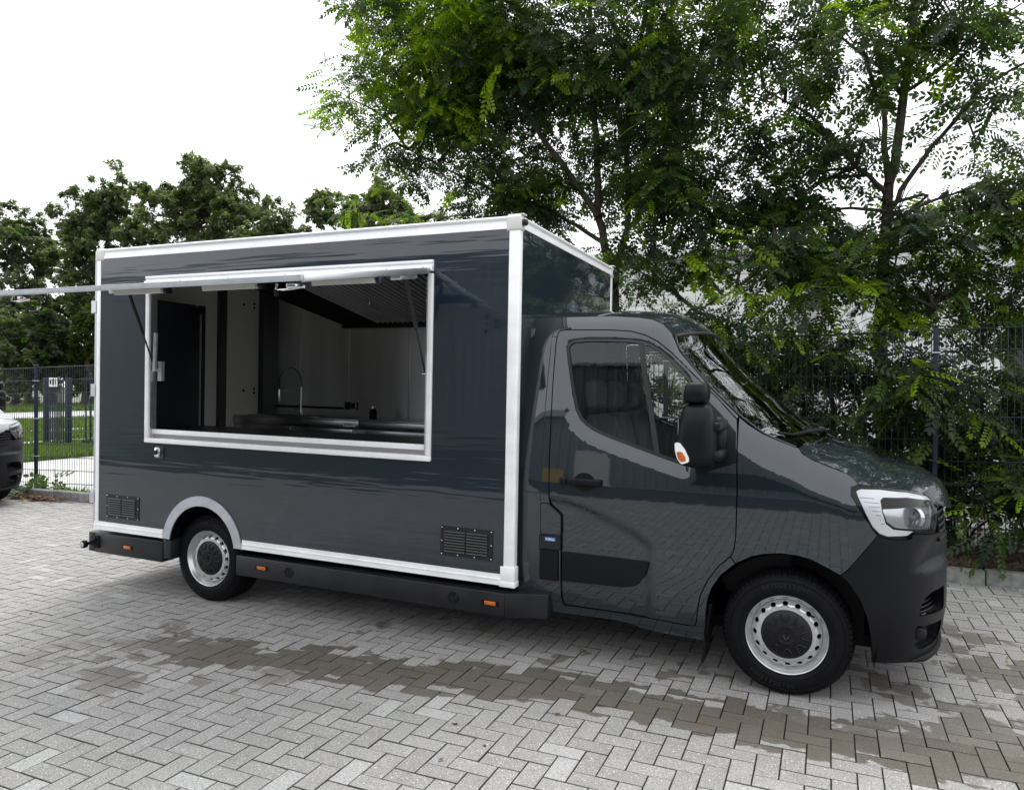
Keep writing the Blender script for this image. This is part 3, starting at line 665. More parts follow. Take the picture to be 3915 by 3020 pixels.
# corner posts with a rounded outer edge
def post(x0, x1, y0, y1, z0, z1, nm='corner_post'):
    return MB().box(x0, x1, y0, y1, z0, z1).build(nm, M['alu'], box, bevel=.012, seg=3)
post(X1-.078, X1, YS, YS+.06, ZB+.05, ZT-.07); post(X1-.078, X1, YL-.06, YL, ZB+.05, ZT-.07)
post(X0, X0+.05, YS, YS+.05, ZB+.05, ZT-.07); post(X0, X0+.05, YL-.05, YL, ZB+.05, ZT-.07)
MB().box(X0-.035, X0-.002, YS+.012, YS+.05, ZB+.03, ZT-.01).build('rear_door_profile', M['trim'], box, bevel=.004)
# roof rails: convex profile, a lip above and a groove
def rail_x(y, sgn, nm, z0, z1):
    prof = [(0, z0), (0, z0+.022), (.004, z0+.026), (.004, z1-.030), (-.006, z1-.022), (-.010, z1-.012), (-.004, z1-.002), (.016, z1), (.05, z1-.004), (.05, z0)]
    mb = MB(); a = [(X0+.04, y+sgn*p, z) for p, z in prof]; b = [(X1-.06, y+sgn*p, z) for p, z in prof]; n = len(a)
    mb.add(a+b, [(i, (i+1) % n, n+(i+1) % n, n+i) for i in range(n)]+[tuple(range(n)), tuple(range(2*n-1, n-1, -1))])
    mb.build(nm, M['alu'], box, smooth=50)
rail_x(YS-.002, 1, 'roof_rail', ZT-.082, ZT); rail_x(YL+.002, -1, 'roof_rail', ZT-.082, ZT)
def rail_y(x, sgn):
    z0, z1 = ZT-.075, ZT-.002
    prof = [(0, z0), (0, z0+.02), (-.004, z0+.024), (-.004, z1-.028), (.006, z1-.020), (.010, z1-.012), (.004, z1-.002), (-.016, z1), (-.05, z1-.004), (-.05, z0)]
    mb = MB(); a = [(x+sgn*p, YS+.06, z) for p, z in prof]; b = [(x+sgn*p, YL-.06, z) for p, z in prof]; n = len(a)
    mb.add(a+b, [(i, (i+1) % n, n+(i+1) % n, n+i) for i in range(n)]+[tuple(range(n)), tuple(range(2*n-1, n-1, -1))]); mb.build('roof_rail', M['alu'], box, smooth=50)
rail_y(X1+.001, 1); rail_y(X0-.001, -1)
# corner caps; the front ones carry a small marker lamp
for x, sx in ((X1, 1), (X0, -1)):
    for y, sy in ((YS, -1), (YL, 1)):
        mb = MB(); mb.box(min(x+sx*.010, x-sx*.098), max(x+sx*.010, x-sx*.098), min(y+sy*.008, y-sy*.07), max(y+sy*.008, y-sy*.07), ZT-.098, ZT+.006)
        cap = mb.build('corner_cap', M['white'], box, bevel=.018, seg=3)
        if sx > 0:
            MB().box(x-.09, x+.024, min(y-sy*.005, y-sy*.06), max(y-sy*.005, y-sy*.06), ZT+.002, ZT+.012).build('cap_lip', M['white'], cap, bevel=.004)
            mb = MB(); mb.add(*superloft([(ZT-.066, x+.022, y-sy*.022, .012, .008), (ZT-.060, x+.024, y-sy*.022, .020, .014), (ZT-.045, x+.024, y-sy*.022, .022, .016), (ZT-.030, x+.024, y-sy*.022, .020, .014), (ZT-.024, x+.022, y-sy*.022, .012, .008)], 14, 2.4)); mb.build('marker_lamp', M['satin'], cap, smooth=60)
        if sx > 0:
            mb = MB(); mb.box(x-.094, x+.008, min(y+sy*.007, y-sy*.06), max(y+sy*.007, y-sy*.06), ZB+.028, ZB+.125); mb.box(x-.098, x+.012, min(y+sy*.010, y-sy*.06), max(y+sy*.010, y-sy*.06), ZB-.006, ZB+.030)
            mb.build('corner_foot', M['alu'], box, bevel=.004)
# bottom rails, interrupted by the wheel arch
def bottom(xa, xb, y, sy):
    z0 = ZB; prof = [(.0, z0+.072), (.0, z0+.046), (-.006, z0+.043), (-.006, z0+.036), (-.002, z0+.033), (-.002, z0+.002), (.05, z0), (.05, z0+.072)]
    mb = MB(); a = [(xa, y-sy*p, z) for p, z in prof]; b = [(xb, y-sy*p, z) for p, z in prof]; n = len(a)
    mb.add(a+b, [(i, (i+1) % n, n+(i+1) % n, n+i) for i in range(n)]+[tuple(range(n)), tuple(range(2*n-1, n-1, -1))]); mb.build('bottom_rail', M['alu'], box)
bottom(X0, -4.735, YS-.003, -1); bottom(-3.90, X1-.09, YS-.003, -1); bottom(X0, X1-.09, YL+.003, 1)
# wheel arch trim
mb = MB(); n = 40; v = []
for y in (YS-.008, YS+.002):
    for rr, rz in ((.345, .352), (.420, .430)):
        v += [(AX+rr*math.cos(t), y, .372+rz*math.sin(t)) if 0 <= t <= math.pi else (AX+rr*math.cos(t), y, .372) for t in np.linspace(math.pi, 0, n)]
for k in range(4):
    pass
v2 = []
for k in range(4): v2 += [(v[k*n][0], v[k*n][1], .430-.0)]+v[k*n:(k+1)*n]+[(v[(k+1)*n-1][0], v[(k+1)*n-1][1], .430)]
v = []
for k in range(4):
    seg_ = v2[k*(n+2):(k+1)*(n+2)]
    v += [p for p in seg_ if True]
n2 = n+2
v = [(x, y, max(z, .425)) for x, y, z in v]
f = []
for i in range(n2-1):
    f += [(i, i+1, n2+i+1, n2+i), (2*n2+i, 3*n2+i, 3*n2+i+1, 2*n2+i+1), (i, 2*n2+i, 2*n2+i+1, i+1), (n2+i, n2+i+1, 3*n2+i+1, 3*n2+i)]
mb.add(v, f); mb.build('arch_trim', M['trim'], box)
mb = MB(); nn_ = 18; a = [(AX+.40*math.cos(t), .36+.40*math.sin(t)) for t in np.linspace(-.2, math.pi+.2, nn_)]
mb.add([(x, YS+.03, z) for x, z in a]+[(x, .40, z) for x, z in a], [(i, i+1, nn_+i+1, nn_+i) for i in range(nn_-1)]+[tuple(range(nn_, 2*nn_))]); mb.build('wheel_house', M['black'], box)
# louvred vents with white screws
def vent(xc, zc):
    ve = empty('vent', (0, 0, 0), box); w_, h_ = .385, .195
    MB().box(xc-w_/2, xc+w_/2, YS-.002, YS+.006, zc-h_/2, zc+h_/2).build('frame', M['satin'], ve)
    for sx in (-1, 1):
        for k in range(8):
            z = zc+.064-.0185*k; cx = xc+sx*.082; mb = MB()
            prof = [(0, .0075), (-.010, .0035), (-.0125, -.002), (-.0095, -.0055), (0, -.003)]
            a = [(cx-.076, YS-.002+p, z+q) for p, q in prof]; b = [(cx+.076, YS-.002+p, z+q) for p, q in prof]; n = 5
            mb.add(a+b, [(i, (i+1) % n, n+(i+1) % n, n+i) for i in range(n)]+[tuple(range(n)), tuple(range(2*n-1, n-1, -1))]); mb.build('louvre', M['louvre'], ve)
    for a, b in ((-1, 1), (-.34, 1), (.34, 1), (1, 1), (-1, -1), (-.34, -1), (.34, -1), (1, -1), (-1, 0), (1, 0)):
        mb = MB(); mb.lathe([(.0003, -.003), (.003, -.0025), (.0042, 0)], (xc+a*(w_/2-.010), YS-.002, zc+b*(h_/2-.009)), 8); mb.build('screw', M['paper'], ve, smooth=60)
vent(-5.203, .640); vent(-1.984, .677)
# recessed latch under the opening
la = empty('hatch_latch', (0, 0, 0), box)
MB().box(-4.828, -4.738, YS-.004, YS+.002, 1.072, 1.170).build('plate', M['panel'], la, bevel=.002)
mb = MB(); mb.box(-4.818, -4.765, YS-.022, YS-.003, 1.085, 1.160); mb.build('strike', M['chrome'], la, bevel=.005)
mb = MB(); mb.box(-4.806, -4.782, YS-.030, YS-.020, 1.105, 1.140); mb.build('tongue', M['black'], la, bevel=.003)
# tubular frame rails (skirts) with orange side lamps and the builder's cut-out mark
def marker(x, z, par):
    ml = empty('side_marker', (0, 0, 0), truck)
    MB().box(x-.064, x+.064, YS-.006, YS+.01, z-.0165, z+.0165).build('holder', M['black'], ml, bevel=.002)
    MB().box(x-.038, x+.042, YS-.013, YS-.004, z-.0125, z+.0125).build('lens', M['amber'], ml, bevel=.003)
sk = empty('side_skirt', (0, 0, 0), truck)
MB().box(-3.957, -1.70, YS-.002, YS+.12, .226, .378).build('beam', M['satin'], sk, bevel=.006)
mb = MB(); mb.prism([(-1.699, .226), (-1.699, .380), (-1.415, .398), (-1.417, .246)], lambda a, b: (a, YS-.002+max(0, a+1.70)*.12, b), lambda a, b: (a, YS+.12, b)); mb.build('beam_end', M['satin'], sk, bevel=.004)
marker(-3.705, .308, sk); marker(-1.802, .306, sk)
def emblem(xc, zc):
    em = empty('builder_emblem', (0, 0, 0), truck); k = .00048
    A_ = [(300, 150), (390, 160), (350, 285), (378, 290), (410, 200), (443, 270), (390, 368), (345, 365), (310, 213), (288, 213), (322, 360), (290, 355), (246, 240)]
    for ol in ([(300, 150), (390, 160), (345, 300), (310, 213), (288, 213), (322, 360), (290, 355), (246, 240)], [(378, 290), (410, 195), (443, 270), (390, 368), (345, 365), (335, 318), (348, 290)]):
        mb = MB(); pts = [(xc+(a-345)*k, zc-(b-258)*k*.75/.75*.72) for a, b in ol]
        mb.prism(pts, lambda a, b: (a, YS-.0042, b), lambda a, b: (a, YS+.01, b)); mb.build('mark', M['seal'] if False else M['black'], em)
emblem(-3.447, .306); emblem(-2.069, .306)
sr = empty('side_skirt', (0, 0, 0), truck)
MB().box(-5.53, -4.74, YS-.002, YS+.12, .232, .400).build('beam', M['satin'], sr, bevel=.006)
MB().box(-5.615, -5.532, YS+.004, YL-.0, .234, .396).build('rear_beam', M['satin'], sr, bevel=.006)
MB().box(-4.738, -4.655, YS+.006, YS+.30, .262, .418).build('beam_return', M['satin'], sr, bevel=.004)
marker(-5.137, .312, sr)
mb = MB(); mb.lathe([(.0005, -.07), (.02, -.07), (.03, -.066), (.034, -.05), (.03, -.03), (.012, -.02), (.012, .01)], (-5.60, YS, .300), 20); mb.build('outline_lamp', M['rubber'], sr, smooth=50)
mb = MB(); mb.lathe([(.0005, -.074), (.014, -.0735), (.022, -.070)], (-5.60, YS, .300), 16); mb.build('lamp_lens', M['trim'], sr, smooth=50)
mb = MB(); mb.box(-5.53, -5.47, YS-.01, YS-.001, .27, .375); mb.tube([(-5.60, YS-.012, .300), (-5.50, YS-.012, .345)], .012, 8); mb.build('lamp_bracket', M['rubber'], sr, bevel=.004)
for x0, x1 in ((-5.53, -4.74), (-3.957, -1.42)): MB().box(x0, x1, YL-.12, YL+.002, .226, .40).build('far_side_skirt', M['satin'], truck, bevel=.006)
MB().box(-5.5, -1.45, .42, 2*YC-.42, .24, .43).build('chassis', M['black'], truck)
MB().box(-3.90, -1.45, .14, .41, .29, .425).build('chassis_tray', M['black'], truck)
for z in (.70, 1.61, 2.32):
    mb = MB(); mb.tube([(-5.605, YS+.02, z-.055), (-5.605, YS+.02, z+.055)], .016, 10); mb.box(-5.60, -5.55, YS-.001, YS+.03, z-.05, z+.05); mb.build('door_hinge', M['alu2'], box, smooth=50)
# opening frame
FO = (-4.945, -2.263, 1.197, 2.50)
for nm, b in (('window_frame', (FO[0], FO[0]+.047, FO[2]+.036, 2.42)), ('window_frame', (FO[1]-.036, FO[1], FO[2]+.038, 2.46)), ('window_frame', (FO[0], FO[1], FO[2], FO[2]+.037))):
    MB().box(b[0], b[1], YS-.014, YS+.052, b[2], b[3]).build(nm, M['alu'], box, bevel=.004)
for b in ((FO[0]+.030, FO[0]+.050, 1.24, 2.42), (FO[1]-.052, FO[1]-.034, 1.24, 2.44)):
    MB().box(b[0], b[1], YS+.0, YS+.06, b[2], b[3]).build('window_reveal', M['alu2'], box)
MB().box(WL, WR, YS+.036, YS+.060, 1.236, 1.268).build('sill_channel', M['stain'], box)
# serving counter with a white edge
sc = empty('serving_counter', (0, 0, 0), box)
MB().box(WL-.0, WR+.0, YS+.022, YS+.045, 1.268, 1.306).build('edge_strip', M['alu'], sc, bevel=.003)
MB().box(WL-.05, WR+.10, YS+.046, .60, 1.275, 1.305).build('top', mat('black_counter_laminate', (.010, .010, .011), .35), sc)
# hinge profile above the opening
mb = MB()
for k, (z0, z1, yo) in enumerate(((2.528, 2.550, .020), (2.512, 2.528, .012), (2.494, 2.512, .026), (2.474, 2.494, .034))):
    MB().box(FO[0]-.004*k, FO[1]+.003, YS-yo, YS+.003, z0, z1).build('hinge_profile', M['alu'], box, bevel=.004)
for x in (-4.55, -4.05, -3.5, -2.95, -2.62, -2.33):
    mb = MB(); mb.lathe([(.0005, -.003), (.006, -.002), (.008, 0)], (x, YS-.026, 2.503), 8); mb.build('rivet', M['alu2'], box, smooth=60)
# hatch flap, open and sloping down towards the customers
flap = empty('hatch_flap', (0, 0, 0), truck)
F0 = Vector((0, YS-.036, 2.482)); F1 = Vector((0, -1.356, 2.247)); fd = (F1-F0); FL = fd.length; fd.normalize(); fn = Vector((0, -fd.z, fd.y)); fn = fn if fn.z > 0 else -fn
def flp(x, s, h): p = F0+fd*s+fn*h; return (x, p.y, p.z)
def fbox(x0, x1, s0, s1, h0, h1):
    v = [flp(x, s_, h) for h in (h0, h1) for x, s_ in ((x0, s0), (x1, s0), (x1, s1), (x0, s1))]
    return MB().add(v, [(0, 3, 2, 1), (4, 5, 6, 7), (0, 1, 5, 4), (1, 2, 6, 5), (2, 3, 7, 6), (3, 0, 4, 7)])
fx0, fx1 = FO[0]+.0, FO[1]-.005
fbox(fx0+.02, fx1-.02, .02, FL-.02, -.020, .008).build('flap_panel', M['panel'], flap)
fbox(fx0, fx1, FL-.022, FL, -.020, .009).build('flap_edge', M['trim'], flap, bevel=.003)
fbox(fx0, fx1, FL-.030, FL+.003, .0092, .0125).build('flap_lip', M['alu'], flap)
fbox(fx0, fx1, 0, .03, -.026, .010).build('flap_edge', M['alu2'], flap, bevel=.003)
fbox(fx1-.022, fx1, .031, FL-.023, -.027, .012).build('flap_edge', M['alu2'], flap, bevel=.003)
fbox(fx0, fx0+.022, .031, FL-.023, -.027, .012).build('flap_edge', M['alu2'], flap, bevel=.003)
fbox(fx1-.10, fx1-.023, .14, .34, -.055, -.0205).build('strut_bracket', M['alu2'], flap, bevel=.003)
fbox(fx0+.023, fx0+.10, .14, .34, -.055, -.0205).build('strut_bracket', M['alu2'], flap, bevel=.003)
for x0, s0 in ((-2.76, .58), (-3.62, .62), (-4.40, .66)):
    lb = empty('light_bar', (0, 0, 0), truck)
    fbox(x0, x0+.47, s0, s0+.045, -.062, -.0205).build('housing', M['alu2'], lb, bevel=.004)
    fbox(x0+.01, x0+.46, s0+.046, s0+.056, -.058, -.030).build('diffuser', M['white'], lb)
    fbox(x0+.471, x0+.50, s0-.005, s0+.05, -.068, -.0205).build('end_cap', M['satin'], lb, bevel=.004)
lk = empty('flap_lock', (0, 0, 0), truck)
for q in (-2.40, -4.55):
    mb = MB(); mb.tube([flp(q-.08, FL-.06, -.03), flp(q-.08, FL-.05, -.062), flp(q+.02, FL-.05, -.058), flp(q+.10, FL-.055, -.05)], .008, 8); mb.build('lock_bar', M['chrome'], lk, smooth=60)
    fbox(q, q+.06, FL-.075, FL-.035, -.055, -.027).build('lock_case', M['chrome'], lk, bevel=.004)
    mb = MB(); mb.tube([flp(q-.08, FL-.05, -.058), flp(q-.08, FL-.05, -.092)], .012, 8); mb.build('lock_foot', M['black'], lk, smooth=60)
# gas struts
for x in (-2.335, -4.875):
    gs = empty('gas_strut', (0, 0, 0), truck); a = Vector((x, -.255, 2.392)); b = Vector((x, .004, 1.788)); m_ = a.lerp(b, .52)
    mb = MB(); mb.tube([a, m_], .0145, 12); mb.build('cylinder', M['satin'], gs, smooth=60)
    mb = MB(); mb.tube([m_, b], .0065, 10); mb.build('rod', M['satin'], gs, smooth=60)
    mb = MB(); mb.tube([(x-.02, b.y, b.z), (x+.02, b.y, b.z)], .012, 10); mb.build('ball_joint', M['chrome'], gs, smooth=60)
MB().box(-4.868, -4.825, YS+.045, YS+.075, 1.70, 1.86).build('strut_mount', M['trim'], box)
mb = MB(); mb.tube([(-4.845, YS-.005, 1.775), (-4.825, YS-.01, 2.09)], .016, 6); mb.build('support_bar', M['trim'], box)
# ------------------------------------------------------------------ inside the box
MB().box(X0+.045, X1-.045, YL-.075, YL-.045, ZB+.08, ZT-.08).build('back_wall', M['stain2'], box)
for x in (-5.12, -4.48, -3.73, -3.1, -2.4): MB().box(x-.010, x+.010, YL-.0785, YL-.075, 1.36, ZT-.09).build('wall_joint', M['stain2'], box, bevel=.001)
MB().box(X1-.075, X1-.045, YS+.06, YL-.08, ZB+.08, ZT-.08).build('end_wall', M['beige'], box)
MB().box(X0+.045, X0+.06, YS+.06, YL-.08, ZB+.08, ZT-.08).build('rear_wall', M['beige'], box)
MB().box(X0+.05, X1-.05, YS+.045, YS+.060, 2.475, ZT-.08).build('wall_lining', M['beige'], box)
MB().box(X0+.062, X0+.10, 1.245, 1.34, ZB+.08, ZT-.09).build('rear_post', M['dkwall'], box)
MB().box(X0+.062, X0+.13, 1.83, 2.06, ZB+.08, ZT-.09).build('rear_post', M['dkwall'], box)
for y, z in ((1.605, 2.513), (1.76, 2.537), (1.76, 2.493), (1.617, 1.608), (1.77, 1.629), (1.771, 1.585)):
    mb = MB(); mb.tube([(X0+.058, y, z), (X0+.066, y, z)], .014, 10); mb.build('bolt_hole', M['black'], box)
MB().box(-5.5, -4.53, YL-.10, YL-.079, 1.430, 1.452).build('pipe_trunking', M['black'], box)
so = empty('socket', (0, 0, 0), box)
MB().box(-4.51, -4.34, YL-.092, YL-.079, 1.43, 1.51).build('plate', M['satin'], so, bevel=.004)
MB().box(-4.43, -4.36, YL-.097, YL-.091, 1.432, 1.508).build('surround', M['trim'], so, bevel=.003)
MB().box(-4.422, -4.368, YL-.099, YL-.0965, 1.440, 1.50).build('insert', M['black'], so)
# things fitted in the box
def inbox(o): o.parent = truck
fr = empty('refrigerator'); fr.rotation_euler = truck.rotation_euler
tag(fr, 'tall dark refrigerator at the left end inside the serving hatch', 'refrigerator')
MB().box(-5.47, -5.04, .03, .57, .52, 2.385).build('cabinet', M['fridge'], fr, bevel=.006)
MB().box(-5.036, -4.99, .03, .565, .62, 2.36).build('door', M['fridge'], fr, bevel=.006)
MB().box(-5.02, -4.985, .568, .578, .62, 2.30).build('door_edge', M['alu2'], fr)
MB().box(-5.05, -4.995, .58, .635, .62, 2.38).build('handle_profile', M['satin'], fr, bevel=.004)
kc = empty('kitchen_counter'); kc.rotation_euler = truck.rotation_euler
tag(kc, 'stainless steel kitchen counter with sink tap along the back wall of the truck', 'counter')
CZ = 1.36
MB().box(-5.46, -3.905, 1.46, YL-.08, CZ-.012, CZ).build('worktop', M['stain'], kc, bevel=.002)
MB().box(-3.895, -1.74, 1.46, YL-.08, CZ-.012, CZ).build('worktop', M['stain'], kc, bevel=.002)
MB().box(-5.46, -3.905, 1.455, 1.475, CZ-.085, CZ-.013).build('fascia', M['stain'], kc, bevel=.003)
MB().box(-3.895, -1.74, 1.455, 1.475, CZ-.085, CZ-.013).build('fascia', M['stain'], kc, bevel=.003)
for x0, x1 in ((-5.44, -4.72), (-4.70, -3.98), (-3.84, -3.12), (-3.10, -2.40)):
    MB().box(x0, x1, 1.462, 1.485, CZ-.155, CZ-.095).build('drawer', M['stain'], kc, bevel=.003)
    MB().box(x0, x1, 1.462, 1.485, .62, CZ-.175).build('cupboard_door', M['stain'], kc, bevel=.003)
    MB().box(x0+.35, x0+.36, 1.45, 1.461, CZ-.26, CZ-.19).build('pull', M['chrome'], kc)
MB().box(-5.44, -1.76, 1.487, YL-.09, .52, CZ-.09).build('carcass', M['stain2'], kc)
MB().box(-5.3, -4.42, 1.50, 1.53, CZ+.0005, CZ+.012).build('sink_rim', M['stain'], kc, bevel=.003)
MB().box(-5.25, -4.55, 1.56, 1.80, CZ+.0005, CZ+.003).build('sink_bowl', M['black'], kc)
nb_ = MB().box(-4.075, -3.945, 1.450, 1.4545, CZ-.066, CZ-.026).build('maker_plate', M['paper'], kc)
text_mesh('ggmgastro', .026, M['black'], 'lettering', nb_, Matrix.Translation((-4.01, 1.449, CZ-.046)) @ Matrix.Rotation(R(90), 4, 'X'))
tp = empty('tap', (0, 0, 0), kc)
tx = -4.915; mb = MB(); mb.tube([(tx, 1.85, CZ), (tx, 1.85, CZ+.06)], .022, 12); mb.tube([(tx, 1.85, CZ+.05), (tx, 1.85, 1.66)], .012, 10); mb.tube([(tx, 1.85, 1.42), (tx-.06, 1.83, 1.43)], .012, 8); mb.build('column', M['chrome'], tp, smooth=60)
arc = [(tx, 1.85, 1.66)]+[(tx-.147+.147*math.cos(t), 1.85, 1.71+.15*math.sin(t)) for t in np.linspace(0, math.pi, 16)]+[(tx-.294, 1.85, 1.62)]
mb = MB(); mb.tube(arc, .007, 8); mb.build('hose', M['satin'], tp, smooth=60)
mb = MB(); ar2 = resample(arc, 150); mb.tube([(x+.0*k, y+.013*math.sin(k*1.1), z+.0) if False else (x+.011*math.cos(k*1.2)*.5, y+.013*math.sin(k*1.2), z+.010*math.cos(k*1.2)) for k, (x, y, z) in enumerate(ar2)], .003, 5); mb.build('spring', M['chrome'], tp, smooth=60)
mb = MB(); mb.tube([(tx-.294, 1.85, 1.63), (tx-.294, 1.85, 1.52), (tx-.294, 1.85, 1.495)], [.013, .015, .022], 10); mb.tube([(tx, 1.85, 1.62), (tx-.294, 1.85, 1.615)], .005, 6); mb.build('spray_head', M['chrome'], tp, smooth=60)
bt = empty('bottle'); bt.rotation_euler = truck.rotation_euler
tag(bt, 'small black bottle with a cap on the kitchen counter', 'bottle')
mb = MB()
def vlathe(mb, prof, x, y, n=20): mb.add([(x+r*math.cos(2*math.pi*j/n), y+r*math.sin(2*math.pi*j/n), z) for r, z in prof for j in range(n)], [(i*n+j, i*n+(j+1) % n, (i+1)*n+(j+1) % n, (i+1)*n+j) for i in range(len(prof)-1) for j in range(n)])
vlathe(mb, [(.0005, CZ+.001), (.034, CZ+.001), (.037, CZ+.01), (.037, CZ+.07), (.034, CZ+.085), (.018, CZ+.098), (.0005, CZ+.099)], -3.975, 1.80); mb.build('body', M['black'], bt, smooth=50)
mb = MB(); vlathe(mb, [(.0005, CZ+.099), (.017, CZ+.0995), (.017, CZ+.122), (.0005, CZ+.123)], -3.975, 1.80); mb.build('cap', M['chrome'], bt, smooth=50)
eh = empty('extractor_hood'); eh.rotation_euler = truck.rotation_euler
tag(eh, 'dark steel extractor hood with ribbed filters above the kitchen counter', 'extractor hood')
hx0, hx1 = -4.52, -2.0
P = {'fl': (-5.0, .95, 2.66), 'fr': (hx1, .95, 2.66), 'bl': (hx0, YL-.12, 2.315), 'br': (hx1, YL-.12, 2.315)}
dk = M['satin']
mb = MB(); mb.add([P['fl'], P['fr'], P['br'], P['bl'], (P['fl'][0], P['fl'][1], 2.71), (P['fr'][0], .95, 2.71), (P['br'][0], P['br'][1], 2.71), (P['bl'][0]-.0, P['bl'][1], 2.71)], [(0, 1, 5, 4), (1, 2, 6, 5), (2, 3, 7, 6), (3, 0, 4, 7), (4, 5, 6, 7)]); mb.build('canopy', dk, eh)
def hp(a, b, d=0.):   # a along x 0..1, b front..back 0..1 on the sloping filter plane
    l = Vector(P['fl']).lerp(Vector(P['bl']), b); r_ = Vector(P['fr']).lerp(Vector(P['br']), b); q = l.lerp(r_, a); return (q.x, q.y-d*.28, q.z-d*.96)
mb = MB(); mb.add([hp(.0, 0, .0), hp(1, 0, .0), hp(1, 1, .0), hp(0, 1, .0)], [(0, 1, 2, 3)]); mb.build('filter_plane', M['black'], eh)
for k in range(34):
    a0 = .20+.79*k/34; mb = MB(); w_ = .006
    mb.add([hp(a0, .06, .004), hp(a0+w_, .06, .022), hp(a0+2*w_, .06, .004), hp(a0, .93, .004), hp(a0+w_, .93, .022), hp(a0+2*w_, .93, .004)], [(0, 1, 4, 3), (1, 2, 5, 4), (0, 2, 1), (3, 4, 5)]); mb.build('filter_rib', M['stain2'], eh)
for a in (.36, .58, .80):
    mb = MB(); mb.tube([hp(a, .45, .02), hp(a, .46, .06), hp(a, .56, .06), hp(a, .57, .02)], .006, 6); mb.build('filter_handle', M['stain'], eh, smooth=60)
MB().box(hx0-.0, hx1, YL-.15, YL-.10, 2.28, 2.316).build('grease_channel', M['satin'], eh, bevel=.004)
# ------------------------------------------------------------------ ground, paving, kerb
def kerb_y(x): return 3.28+(x-1.5)*.0243
def sheet_obj(name, x0, x1, y0, y1, z, m, kind='structure', n=1):
    v = [(x0+(x1-x0)*i/n, y0+(y1-y0)*j/n, z) for j in range(n+1) for i in range(n+1)]; W = n+1
    me = bpy.data.meshes.new(name); me.from_pydata(v, [], [(j*W+i, j*W+i+1, (j+1)*W+i+1, (j+1)*W+i) for j in range(n) for i in range(n)])
    return tag(link(name, me, m), kind=kind)
asph = mat('old_asphalt', (.13, .13, .132), .85, vary=.25, scale=1.3, bump=.3, bscale=60)
conc = mat('pale_concrete', (.46, .455, .44), .85, vary=.22, scale=.8, bump=.2, bscale=30)
grassm = mat('grass_soil', (.075, .11, .035), .9, vary=.4, scale=1.5)
sheet_obj('ground', -700, 700, -700, 700, -.06, mat('far_ground', (.10, .11, .08), .9, vary=.3, scale=.2))
sheet_obj('yard_foundation', -20, 9, -14.5, 3.4, -.03, mat('joint_sand', (.013, .0125, .011), .95, vary=.3, scale=30))
sheet_obj('service_lane', -8, 30, 5.9, 11.9, -.02, asph)
sheet_obj('side_yard', -16.3, -6.5, 3.0, 40, -.012, conc)
sheet_obj('footpath', -22.2, -20.4, -10, 80, -.008, conc)
sheet_obj('footpath', -27.7, -25.6, -10, 80, -.008, conc)
sheet_obj('road', -46.2, -35.0, -60, 34, -.006, mat('street_asphalt', (.42, .42, .425), .8, vary=.1, scale=.5))
for x in (-45.9, -40.3, -35.3): sheet_obj('road_marking', x-.12, x+.12, -60, 34, -.002, M['paper'])
# paving stones in herringbone; wet streak where the hatch dripped
pm = bpy.data.materials.new('concrete_paver'); pm.use_nodes = True; nt = pm.node_tree; b = nt.nodes['Principled BSDF']; Lk = nt.links.new
def math_(op, a, b_=None, c=None):
    n = NN(nt, 'Math', operation=op)
    for i, q in enumerate((a, b_, c)):
        if q is None: continue
        if isinstance(q, (int, float)): n.inputs[i].default_value = q
        else: Lk(q, n.inputs[i])
    return n.outputs[0]
def mrange(v, a, b_, c=0, d=1):
    n = NN(nt, 'MapRange'); n.interpolation_type = 'SMOOTHSTEP'; Lk(v, n.inputs[0])
    for i, q in zip((1, 2, 3, 4), (a, b_, c, d)): n.inputs[i].default_value = q
    return n.outputs[0]
def mixc(f, a, b_, mode='MIX'):
    n = NN(nt, 'Mix'); n.data_type = 'RGBA'; n.blend_type = mode
    if isinstance(f, (int, float)): n.inputs[0].default_value = f
    else: Lk(f, n.inputs[0])
    for i, q in ((6, a), (7, b_)):
        if isinstance(q, tuple): n.inputs[i].default_value = (*q, 1)
        else: Lk(q, n.inputs[i])
    return n.outputs[2]
def noise(vec, sc, det=4, ro=.5):
    n = NN(nt, 'TexNoise'); n.inputs['Scale'].default_value = sc; n.inputs['Detail'].default_value = det; n.inputs['Roughness'].default_value = ro; Lk(vec, n.inputs['Vector']); return n.outputs['Fac']
geo = NN(nt, 'NewGeometry').outputs['Position']; oi = NN(nt, 'ObjectInfo').outputs['Random']; at_ = NN(nt, 'Attribute', attribute_name='bid').outputs['Fac']
rnd = math_('FRACT', math_('ADD', math_('MULTIPLY', oi, 7.31), at_))
rnd2 = math_('FRACT', math_('MULTIPLY', rnd, 17.7))
sx = NN(nt, 'SeparateXYZ'); Lk(geo, sx.inputs[0]); X_, Y_ = sx.outputs[0], sx.outputs[1]
base = mixc(rnd, (.270, .264, .250), (.332, .326, .310))
base = mixc(mrange(rnd2, .93, .97), base, (.42, .42, .41))
base = mixc(mrange(noise(geo, 95, 3, .6), .36, .60), mixc(.55, base, (.13, .128, .122)), base)
base = mixc(mrange(noise(geo, 230, 1), .58, .66), base, (.55, .54, .52))
base = mixc(mrange(noise(geo, 9, 5), .45, .75, 0, .25), base, (.17, .165, .155))
vor = NN(nt, 'TexVoronoi'); vor.inputs['Scale'].default_value = 62; Lk(geo, vor.inputs['Vector'])
vsp = math_('MULTIPLY', mrange(vor.outputs['Distance'], .16, .22, 1, 0), math_('GREATER_THAN', NN(nt, 'SeparateColor').outputs[0], 2))
sc_ = NN(nt, 'SeparateColor'); Lk(vor.outputs['Color'], sc_.inputs[0])
chip = math_('MULTIPLY', mrange(vor.outputs['Distance'], .17, .24, 1, 0), math_('GREATER_THAN', sc_.outputs[0], .72))
base = mixc(chip, base, (.66, .65, .62))
